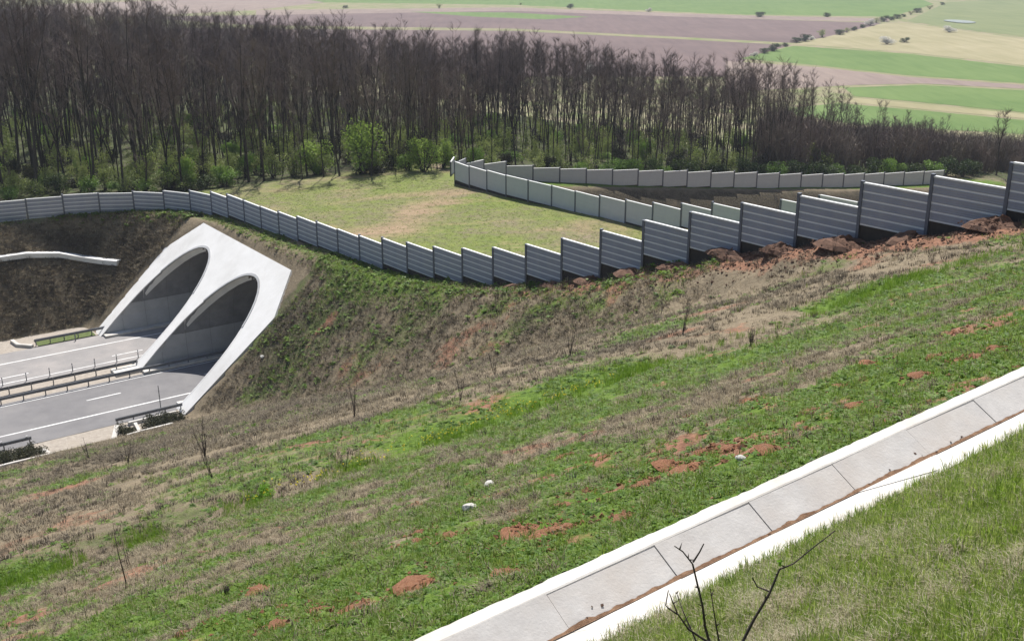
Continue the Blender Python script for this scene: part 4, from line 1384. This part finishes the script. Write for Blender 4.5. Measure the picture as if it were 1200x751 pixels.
# leafless shrub in front of the camera: branch paths in metres, x right, y depth, z up
fx, fy = 1.02, 4.62
fb = MB()
paths = [([(0.0, -0.073), (0.009, 0.182), (-0.058, 0.275), (-0.183, 0.395), (-0.25, 0.524), (-0.299, 0.659)], 0.009),
         ([(-0.009, -0.073), (-0.036, 0.182), (-0.08, 0.327), (-0.112, 0.488), (-0.17, 0.711), (-0.223, 0.789), (-0.272, 0.851)], 0.009),
         ([(0.004, -0.073), (0.009, 0.182), (-0.022, 0.327), (-0.058, 0.514)], 0.007),
         ([(0.027, -0.073), (0.112, 0.182), (0.17, 0.317), (0.237, 0.472), (0.286, 0.581), (0.353, 0.607), (0.464, 0.685), (0.558, 0.763)], 0.009),
         ([(-0.018, -0.073), (-0.103, 0.182), (-0.161, 0.301), (-0.183, 0.348)], 0.006)]
rf = random.Random(5)
for pi, (pp, r0) in enumerate(paths):
    pts_ = [(x, 0.16 * (pi - 2) * (k / len(pp)) + rf.uniform(-.02, .02), z) for k, (x, z) in enumerate(pp)]
    n_ = len(pts_)
    fb.tube(pts_, [r0 * (1 - .75 * k / (n_ - 1)) for k in range(n_)], 6)
    for k in range(1, n_):
        for t in range(2):
            b = Vector(pts_[k - 1]).lerp(Vector(pts_[k]), rf.uniform(.3, 1))
            fb.cone(b, b + Vector((rf.uniform(-1, 1), rf.uniform(-1, 1), rf.uniform(.1, 1))).normalized() * rf.uniform(.012, .05), .0045, 4)
for pp in ([(-0.17, -0.091, 0.727), (-0.143, -0.091, 0.779), (-0.125, -0.091, 0.825)], [(-0.25, -0.213, 0.524), (-0.286, -0.213, 0.55), (-0.308, -0.213, 0.571), (-0.299, -0.213, 0.654)], [(0.237, 0.06, 0.472), (0.179, 0.06, 0.498), (0.152, 0.06, 0.55)]):
    fb.tube(pp, [.005, .004, .003, .0025][:len(pp)], 5)
fo = link("leafless_shrub", fb.mesh("leafless_shrub"), M['bark'], None, (fx, fy, gz(fx, fy) - 0.02))
tag(fo, "dark leafless shrub with spreading branches in front of the ditch", "shrub")
bl = leaf_cloud([(0.29, 0.09, 0.618, .018)], 14, .011, 3); bl.materials.append(M['leaf_bright'])
link("bud", bl, None, fo)


# ------------------------------------------------------------------ grass and weeds
def blades(seed, n, spread, lean, width, curve=0.5):
    r = random.Random(seed); mb = MB()
    for i in range(n):
        an = r.uniform(0, 6.28); p = Vector((math.cos(an), math.sin(an), 0)) * spread * math.sqrt(r.random())
        d = Vector((math.cos(an + r.uniform(-.6, .6)), math.sin(an + r.uniform(-.6, .6)), 0))
        L = r.uniform(.55, 1.0); ln = lean * r.uniform(.3, 1.2)
        side = Vector((-d.y, d.x, 0)) * width * r.uniform(.7, 1.2)
        m_ = p + d * ln * .35 * L + Vector((0, 0, .55 * L)); t_ = p + d * ln * L + Vector((0, 0, L * (1 - curve * ln * .5)))
        p = p - Vector((0, 0, .08))
        b = len(mb.v)
        mb.v += [tuple(p - side), tuple(p + side), tuple(m_ + side * .7), tuple(m_ - side * .7), tuple(t_)]
        mb.f += [(b, b + 1, b + 2, b + 3), (b + 3, b + 2, b + 4)]; mb.m += [0, 0]
    return mb


def rosette(seed, n, up=0.35):
    r = random.Random(seed); mb = MB()
    for i in range(n):
        an = r.uniform(0, 6.28); d = Vector((math.cos(an), math.sin(an), 0)); L = r.uniform(.5, 1.0); w = L * r.uniform(.2, .34)
        side = Vector((-d.y, d.x, r.uniform(-.3, .3))) * w; u = r.uniform(.1, up)
        c = Vector((r.uniform(-.35, .35), r.uniform(-.35, .35), r.uniform(0, .3)))
        b = len(mb.v)
        mb.v += [tuple(c), tuple(c + d * L * .55 + side + Vector((0, 0, u * L))), tuple(c + d * L + Vector((0, 0, u * L * .6))), tuple(c + d * L * .55 - side + Vector((0, 0, u * L)))]
        mb.f += [(b, b + 1, b + 2, b + 3)]; mb.m += [0]
    return mb


M['g_grass'] = random_tint('grass_blades', [(0.095, 0.175, 0.016), (0.15, 0.235, 0.028), (0.21, 0.285, 0.045), (0.23, 0.26, 0.07)], 0.55, 0.5)
M['g_weed'] = random_tint('weed_leaves', [(0.065, 0.145, 0.010), (0.11, 0.205, 0.018), (0.17, 0.27, 0.03), (0.085, 0.16, 0.018)], 0.55, 0.45)
M['g_dry'] = random_tint('dry_grass', [(0.18, 0.14, 0.092), (0.29, 0.24, 0.155), (0.43, 0.375, 0.26), (0.24, 0.195, 0.14)], 0.85, 0.3)
M['g_dead'] = random_tint('dead_weeds', [(0.06, 0.048, 0.034), (0.11, 0.09, 0.066), (0.18, 0.15, 0.11), (0.09, 0.075, 0.052)], 0.9, 0.0)
M['g_bright'] = random_tint('fresh_tall_grass', [(0.12, 0.22, 0.02), (0.17, 0.28, 0.03), (0.22, 0.32, 0.04)], 0.6, 0.35)
M['yellow'] = plain('yellow_petals', (0.75, 0.62, 0.03), (0.85, 0.75, 0.05), 20, 0.6)
M['g_near'] = random_tint('long_grass', [(0.17, 0.28, 0.03), (0.25, 0.36, 0.055), (0.35, 0.43, 0.10), (0.30, 0.36, 0.10)], 0.5, 0.6)
M['g_straw'] = random_tint('long_straw', [(0.38, 0.32, 0.21), (0.52, 0.46, 0.33), (0.64, 0.58, 0.44)], 0.8, 0.4)
TUFT = [blades(1, 10, .35, .55, .030).mesh("tuft", [M['g_grass']]), blades(2, 12, .4, .8, .028).mesh("tuft", [M['g_grass']]),
        rosette(3, 11).mesh("tuft", [M['g_weed']]), rosette(4, 13, .6).mesh("tuft", [M['g_weed']]),
        blades(5, 12, .45, 1.1, .022, .8).mesh("tuft", [M['g_dry']]), blades(6, 11, .5, 1.4, .020, .9).mesh("tuft", [M['g_dry']]),
        blades(7, 12, .5, 1.0, .035, .7).mesh("tuft", [M['g_dead']]), blades(8, 13, .4, .5, .028).mesh("tuft", [M['g_bright']]),
        blades(9, 11, .4, .6, .024).mesh("tuft", [M['g_near']]), blades(10, 10, .45, 1.1, .016, .8).mesh("tuft", [M['g_straw']])]


def sow(n, r0, r1, seed, power=1.0, az=31.0):
    """points in the sector the camera looks at, thinning with distance"""
    r = np.random.RandomState(seed)
    u = r.rand(n)
    d = r0 * (r1 / r0) ** (u ** power)
    t = np.radians(r.uniform(-az, az, n))
    x = d * np.sin(t); y = d * np.cos(t)
    return x, y, d, r


def grass_layer(name, label, n, r0, r1, size0, size1, seed, power=1.0):
    x, y, d, r = sow(n, r0, r1, seed, power)
    a, s = to_as(x, y); ap = a - A_CAM
    z = ground(x, y)
    sf = np.interp(a, FENCE_A, FENCE_S)
    m = cover_masks(x, y, z)
    keep = ~((ap > DITCH0 - 0.10) & (ap < DITCH1 + 0.08))
    keep &= ~((np.abs(a) < 18.8) & (s < 1.5)) & ~((np.abs(a) < 15.2) & (s < 13.0) & (s > -1))
    keep &= (s < sf - 0.3) & (a < 29)
    keep &= r.rand(n) > m['soil'] * 0.9
    clump = fbm(x - 7, y + 2, 0.32 if r1 < 40 else 1.1, 3)
    keep &= (r.rand(n) < sstep(0.30, 0.55, clump) + 0.12) | (ap < DITCH0)
    for mx_, my_, mr_ in moles: keep &= ((x - mx_) ** 2 + (y - my_) ** 2) > (mr_ * 0.8) ** 2
    g = np.clip((m['green'] - 0.5) * 2.2 + 0.5 + 1.6 * (fbm(x, y, 0.8, 3) - 0.5), 0, 1)
    nearg = ap < DITCH0
    g = np.where(nearg, np.clip(0.56 + 0.6 * (g - 0.5) + 1.2 * (fbm(x + 3, y, 0.22, 2) - 0.5), 0.12, 0.88), g)
    u = r.rand(n)
    pick = np.where(u < g * 0.92, np.where(nearg, r.choice([8, 8, 8, 8, 1], n), r.choice([0, 2, 2, 3, 3, 1], n)), np.where(nearg, r.choice([9, 9, 9, 5], n), r.choice([4, 5, 5, 6, 4], n)))
    keep &= nearg | (u < g * 0.92) | (r.rand(n) < 0.8)
    pick = np.where((r.rand(n) < m['dark'] * 1.2) & (pick >= 4) & (pick < 8), 6, pick)
    fresh = np.exp(-((ap - BENCH - 0.1) / 0.6) ** 2) * (s < sf - 6)
    isf = (r.rand(n) < fresh * 0.9) & (fbm(s, a * 0, 4.0, 3) > 0.28)
    pick = np.where(isf, 7, pick)
    sz_ = (size0 + (size1 - size0) * np.clip((d - r0) / (r1 - r0), 0, 1)) * (0.6 + 0.8 * r.rand(n))
    sz_ = sz_ * np.where(nearg, 1.0, 0.65 + 0.8 * np.clip(clump, 0.2, 0.8))
    hx = np.where((pick >= 4) & (pick < 8), 0.8, 1.0) * np.where(nearg, 1.55, 1.0) * np.where(pick == 7, 2.2, 1.0) * np.where((pick == 2) | (pick == 3), 0.6, 1.0)
    sz_ = sz_ * np.where((pick == 2) | (pick == 3), 0.62, 1.0)
    scl = np.column_stack([sz_ * np.where(nearg, 1.0, 1.15), sz_ * np.where(nearg, 1.0, 1.15), sz_ * hx])
    rot = np.column_stack([r.normal(0, .12, n), r.normal(0, .12, n), r.rand(n) * 6.28])
    k = keep
    scatter(name, label, np.column_stack([x, y, z])[k], rot[k], scl[k], pick[k], TUFT)


grass_layer("grass", "grass and weeds of the near slope", 150000, 3.0, 26, 0.07, 0.12, 301, 0.80)
grass_layer("grass", "grass and dry weeds of the lower slopes", 130000, 22, 150, 0.14, 0.42, 302, 0.78)



def bank_layer(name, label, n, a0, a1, s0, s1, size, seed):
    r = np.random.RandomState(seed)
    a = r.uniform(a0, a1, n); s = r.uniform(s0, s1, n)
    x, y = to_xy(a, s); z = ground(x, y); sf = np.interp(a, FENCE_A, FENCE_S)
    m = cover_masks(x, y, z)
    keep = (s < sf - 0.3) & ~((a < 0) & (a > -18.4) & (s < 1.0)) & ~((a > 0) & (a < 16.9) & (s < 1.0)) & ~((np.abs(a) < 15.4) & (s < 13.2)) & (z > 0.15)
    keep &= r.rand(n) > m['soil'] * 0.6
    g = np.clip((m['green'] - 0.45) * 1.6 + 0.35 + 1.6 * (fbm(x, y, 2.0, 3) - 0.5), 0, 1)
    pick = np.where(r.rand(n) < g * 0.22 + 0.5 * sstep(-4.0, -1.5, s - sf), r.choice([0, 1, 0, 3], n), r.choice([4, 5, 4, 6], n))
    pick = np.where((r.rand(n) < m['dark'] * 1.1) & (pick >= 4), 6, pick)
    sz_ = size * (0.5 + 0.9 * r.rand(n))
    scl = np.column_stack([sz_, sz_, sz_ * 0.75]); rot = np.column_stack([r.normal(0, .2, n), r.normal(0, .2, n), r.rand(n) * 6.28])
    scatter(name, label, np.column_stack([x, y, z])[keep], rot[keep], scl[keep], pick[keep], TUFT)


bank_layer("weeds", "dead and green weeds on the bank beyond the road", 24000, 15, 29, -34, 14, 0.42, 401)
bank_layer("weeds", "short grass round the top of the portal", 9000, -16, 20, -1, 17, 0.30, 403)
bank_layer("weeds", "dead and green weeds on the bank beside the portal", 34000, -62, -13.5, -14, 21, 0.36, 402)


rp = np.random.RandomState(91)
npl = 16000
ap_ = rp.uniform(-34, 24, npl); sp_ = rp.uniform(15, 47, npl)
xp, yp = to_xy(ap_, sp_); zp = ground(xp, yp); mp_ = cover_masks(xp, yp, zp)
kp = (sp_ > np.interp(ap_, FENCE_A, FENCE_S) + 0.4) & (rp.rand(npl) > mp_['bare'] * 0.8)
szp = 0.17 * (0.5 + rp.rand(npl))
scatter("grass", "short turf of the plateau above the tunnel", np.column_stack([xp, yp, zp])[kp], np.column_stack([np.zeros(npl), np.zeros(npl), rp.rand(npl) * 6.28])[kp],
        np.column_stack([szp * 1.2, szp * 1.2, szp * .7])[kp], rp.choice([0, 1, 1, 4, 5], npl)[kp], TUFT)

# clods lying on the turned soil along the barrier
def clod(seed):
    r = np.random.RandomState(seed); mb = MB()
    oc = [(1, 0, 0), (-1, 0, 0), (0, 1, 0), (0, -1, 0), (0, 0, 0.8), (0, 0, -0.8)]
    mb.add([tuple(np.array(p) * (0.6 + 0.8 * r.rand())) for p in oc], [(0, 2, 4), (2, 1, 4), (1, 3, 4), (3, 0, 4), (2, 0, 5), (1, 2, 5), (3, 1, 5), (0, 3, 5)])
    return mb.mesh("clod", [M['spoil']])


rc = np.random.RandomState(77)
nc = 7000
ac_ = rc.uniform(-92, -32, nc); sc_ = np.interp(ac_, FENCE_A, FENCE_S) - np.abs(rc.normal(0.2, 1.7, nc))
xc, yc = to_xy(ac_, sc_); zc_ = ground(xc, yc)
scatter("clods", "clods of turned brown soil along the barrier", np.column_stack([xc, yc, zc_]), rc.rand(nc, 3) * 6.28, np.repeat((.025 + .10 * rc.rand(nc) ** 2.0)[:, None], 3, 1), rc.randint(0, 4, nc), [clod(i) for i in range(4)])

# red crumbs thrown out round the molehills
def red_clod(seed):
    r = np.random.RandomState(seed); mb = MB()
    oc = [(1, 0, 0), (-1, 0, 0), (0, 1, 0), (0, -1, 0), (0, 0, 0.8), (0, 0, -0.8)]
    mb.add([tuple(np.array(p) * (0.6 + 0.8 * r.rand())) for p in oc], [(0, 2, 4), (2, 1, 4), (1, 3, 4), (3, 0, 4), (2, 0, 5), (1, 2, 5), (3, 1, 5), (0, 3, 5)])
    return mb.mesh("clod", [M['red_soil']])


mi = rc.randint(0, len(moles), 3200); mm = np.array(moles)
xr = mm[mi, 0] + rc.normal(0, 1, 3200) * mm[mi, 2] * 1.1; yr = mm[mi, 1] + rc.normal(0, 1, 3200) * mm[mi, 2] * 1.1
xr[2300:] = rc.uniform(-3.5, 6.5, 900); yr[2300:] = rc.uniform(8.0, 16.0, 900)
ok_ = (to_as(xr, yr)[0] - A_CAM > DITCH1 + 0.15) & (fbm(xr, yr, 0.6, 2) > np.where(np.arange(3200) < 2300, 0.0, 0.58))
scatter("clods", "crumbs of red soil in the grass round the molehills", np.column_stack([xr, yr, ground(xr, yr) + 0.01])[ok_], rc.rand(int(ok_.sum()), 3) * 6.28,
        np.repeat((.012 + .035 * rc.rand(int(ok_.sum())) ** 1.6)[:, None], 3, 1), rc.randint(0, 4, int(ok_.sum())), [red_clod(9 + i) for i in range(4)])

nl_ = 420
sl = S_CAM + rc.uniform(-6, 40, nl_); apl = 5.36 + rc.normal(0.012, 0.03, nl_)
keepl = fbm(sl, sl * 0, 1.1, 2) > 0.42
xl, yl = to_xy(A_CAM + apl, sl)
zl_ = 36.565 + np.where(apl > 5.36, (apl - 5.36) * 0.52, (5.36 - apl) * 0.71) + tilt(apl, sl) + 0.001
scatter("litter", "dry leaves and crumbs lying in the bottom of the ditch", np.column_stack([xl, yl, zl_])[keepl], rc.rand(int(keepl.sum()), 3) * np.array([[.5, .5, 6.28]]),
        (.005 + .011 * rc.rand(int(keepl.sum())))[:, None] * np.array([[1.2, 1.2, 0.5]]), rc.randint(0, 4, int(keepl.sum())), [clod(20 + i) for i in range(4)])

# yellow flowers on the fresh strip
fl = leaf_cloud([(0, 0, .0, .5), (.3, .2, .2, .4)], 16, .22, 9); fl.materials.append(M['yellow'])
nf = 230
rs = np.random.RandomState(8)
s_f = S_CAM + np.concatenate([rs.uniform(9, 13, 60), rs.uniform(13, 21, 170)]); ap_f = BENCH + rs.normal(0.0, .45, nf)
xf, yf = to_xy(A_CAM + ap_f, s_f)
zf = ground(xf, yf)
scatter("flowers", "yellow flowers in the fresh grass strip", np.column_stack([xf, yf, zf + rs.uniform(.22, .42, nf)]), rs.rand(nf, 3) * 6.28, np.repeat((.04 + .04 * rs.rand(nf))[:, None], 3, 1), np.zeros(nf, int), [fl])


# ------------------------------------------------------------------ the plain: fields, hedges, pond
def field_mat(name, c0, c1, ang, period, contrast=0.5):
    m = bpy.data.materials.new(name)
    nt, b = nodes_of(m); b.inputs["Roughness"].default_value = 0.95; b.inputs["Specular IOR Level"].default_value = 0.1
    co = nt.nodes.new("ShaderNodeTexCoord").outputs["Object"]
    mp = N(nt, "ShaderNodeMapping"); mp.inputs["Rotation"].default_value = (0, 0, math.radians(ang)); mp.inputs["Scale"].default_value = (1 / period, 0.12 / period, 1)
    nt.links.new(co, mp.inputs[0])
    f1 = noise(nt, mp.outputs[0], 1.0, 4, 0.6); f2 = noise(nt, co, 0.03, 4, 0.6)
    f = maths(nt, 'ADD', maths(nt, 'MULTIPLY', f1, contrast), maths(nt, 'MULTIPLY', f2, 1 - contrast))
    nt.links.new(mixc(nt, ramp(nt, f, 0.36, 0.64), c0, c1), b.inputs["Base Color"])
    return m


FM = dict(green=field_mat('green_crop', (0.095, 0.155, 0.045), (0.14, 0.20, 0.065), 10, 4), brown=field_mat('ploughed_earth', (0.125, 0.092, 0.088), (0.17, 0.124, 0.115), 75, 5),
          tan=field_mat('pale_pasture', (0.24, 0.22, 0.12), (0.33, 0.29, 0.18), 20, 6), olive=field_mat('pasture', (0.14, 0.17, 0.075), (0.19, 0.21, 0.10), 30, 7),
          pink=field_mat('harrowed_earth', (0.20, 0.155, 0.135), (0.265, 0.21, 0.175), 20, 4))
fields = [('green', "green crop field along the top edge", [(-169, 1033), (0, 991), (168, 863), (277, 834), (370, 1005), (392, 1110), (0, 1144), (-229, 1144)]),
          ('pink', "pale strip between green crop and ploughed land", [(-205, 917), (0, 953), (166, 853), (271, 816), (257, 781), (158, 816), (0, 906), (-191, 853)]),
          ('brown', "farther ploughed brown field", [(-280, 834), (-191, 853), (0, 906), (158, 816), (251, 773), (208, 692), (153, 618), (89, 663), (0, 721), (-168, 749)]),
          ('brown', "nearer ploughed brown field", [(-220, 728), (0, 703), (88, 647), (149, 604), (115, 546), (88, 461), (0, 461), (-172, 572)]),
          ('green', "small green sliver in the ploughed land", [(-80, 895), (0, 884), (56, 834), (24, 807), (-25, 834)]),
          ('green', "green crop strip on the right", [(108, 534), (149, 600), (194, 559), (232, 486), (208, 433), (163, 467), (137, 504)]),
          ('tan', "pale pasture dotted with bushes", [(153, 611), (249, 765), (266, 773), (294, 621), (235, 493), (197, 567)]),
          ('olive', "grey green pasture with the pond", [(273, 789), (392, 1033), (543, 1162), (304, 643), (283, 712)]),
          ('pink', "harrowed pinkish field on the right", [(99, 522), (135, 497), (161, 461), (205, 428), (201, 418), (160, 438), (132, 433), (79, 413)]),
          ('green', "nearest bright green crop field on the right", [(126, 425), (158, 433), (198, 413), (172, 356), (146, 381), (123, 401)]),
          ('tan', "pale strip between the near green fields", [(121, 396), (144, 377), (171, 352), (167, 344), (140, 365), (113, 388)]),
          ('green', "green field just beyond the scrub", [(112, 383), (139, 362), (165, 340), (150, 318), (105, 336), (84, 365)]),
          ('pink', "pale land at the far left above the wood", [(-400, 1000), (-229, 1144), (-169, 1033), (-205, 917), (-280, 834), (-420, 850)]),
          ('olive', "pasture beyond the far green crop", [(-400, 1500), (600, 1500), (392, 1110), (0, 1147), (-229, 1147)])]
for i, (k, lb, pts_) in enumerate(fields):
    z_ = -11.985 + 0.005 * i
    o = link("field", pymesh("field", [(x, y, z_) for x, y in pts_], [tuple(range(len(pts_)))]), FM[k])
    if o.data.polygons[0].normal.z < 0: o.data.flip_normals()
    tag(o, lb, kind="structure")
wm = bpy.data.materials.new("pond_water"); nt, b = nodes_of(wm)
b.inputs["Base Color"].default_value = (0.06, 0.08, 0.08, 1); b.inputs["Roughness"].default_value = 0.06
o = link("pond_water", pymesh("pond_water", [(307 + 8.5 * math.cos(t) + rr.uniform(-.8, .8), 782 + 17 * math.sin(t), -11.55) for t in np.linspace(0, 6.28, 20)[:-1]], [tuple(range(19))]), wm)
tag(o, "bright pond in the far pasture", kind="structure")
hedge = [(117, 546), (132, 572), (156, 621), (168, 637), (179, 655), (194, 673), (212, 705), (235, 749), (247, 773), (265, 798), (286, 834), (313, 884), (339, 929), (372, 991), (181, 834), (230, 834), (250, 816),
         (202, 611), (226, 595), (215, 621), (7, 991), (48, 941), (107, 895), (80, 978), (266, 692), (236, 581), (-137, 941), (-116, 917), (-60, 941), (125, 560), (144, 597), (162, 629), (203, 690), (224, 727), (256, 786), (275, 815), (300, 860), (241, 575)]
for i, (x, y) in enumerate(hedge):
    if i in (16, 18, 23, 25, 27, 37): continue
    white = i in (0, 7, 17, 22, 24, 3)
    k = SH_BLOSSOM if white else (SH_DARK[i % 3] if i % 4 else SH_PALE[i % 3])
    root = empty("hedgerow_bush", (x, y, -12.0), i * 1.7)
    r_ = 1.7 + (i * 37 % 10) * .2; root.scale = (r_ * 1.4, r_ * 1.4, r_ * .8)
    tag(root, "white blossoming bush by a field boundary far off on the plain" if white else "dark bush or small tree by a field boundary on the plain", "bush", "blossoming bushes on the plain" if white else "bushes along the field boundaries")
    link("foliage", k[0], None, root); link("stems", k[1], None, root)

# ------------------------------------------------------------------ haze
def haze():
    mb = MB(); mb.box(-6100, 6100, -6100, 6100, -13.2, 72.0)
    m = bpy.data.materials.new("haze_air"); m.use_nodes = True
    nt = m.node_tree
    nt.nodes.remove(nt.nodes["Principled BSDF"])
    pv = nt.nodes.new("ShaderNodeVolumePrincipled")
    pv.inputs["Color"].default_value = (0.80, 0.86, 1.0, 1)
    pv.inputs["Density"].default_value = 0.00016
    pv.inputs["Anisotropy"].default_value = 0.0
    nt.links.new(pv.outputs[0], nt.nodes["Material Output"].inputs["Volume"])
    o = link("haze", mb.mesh("haze"), m)
    tag(o, "thin pale haze over the plain", kind="stuff")


haze()
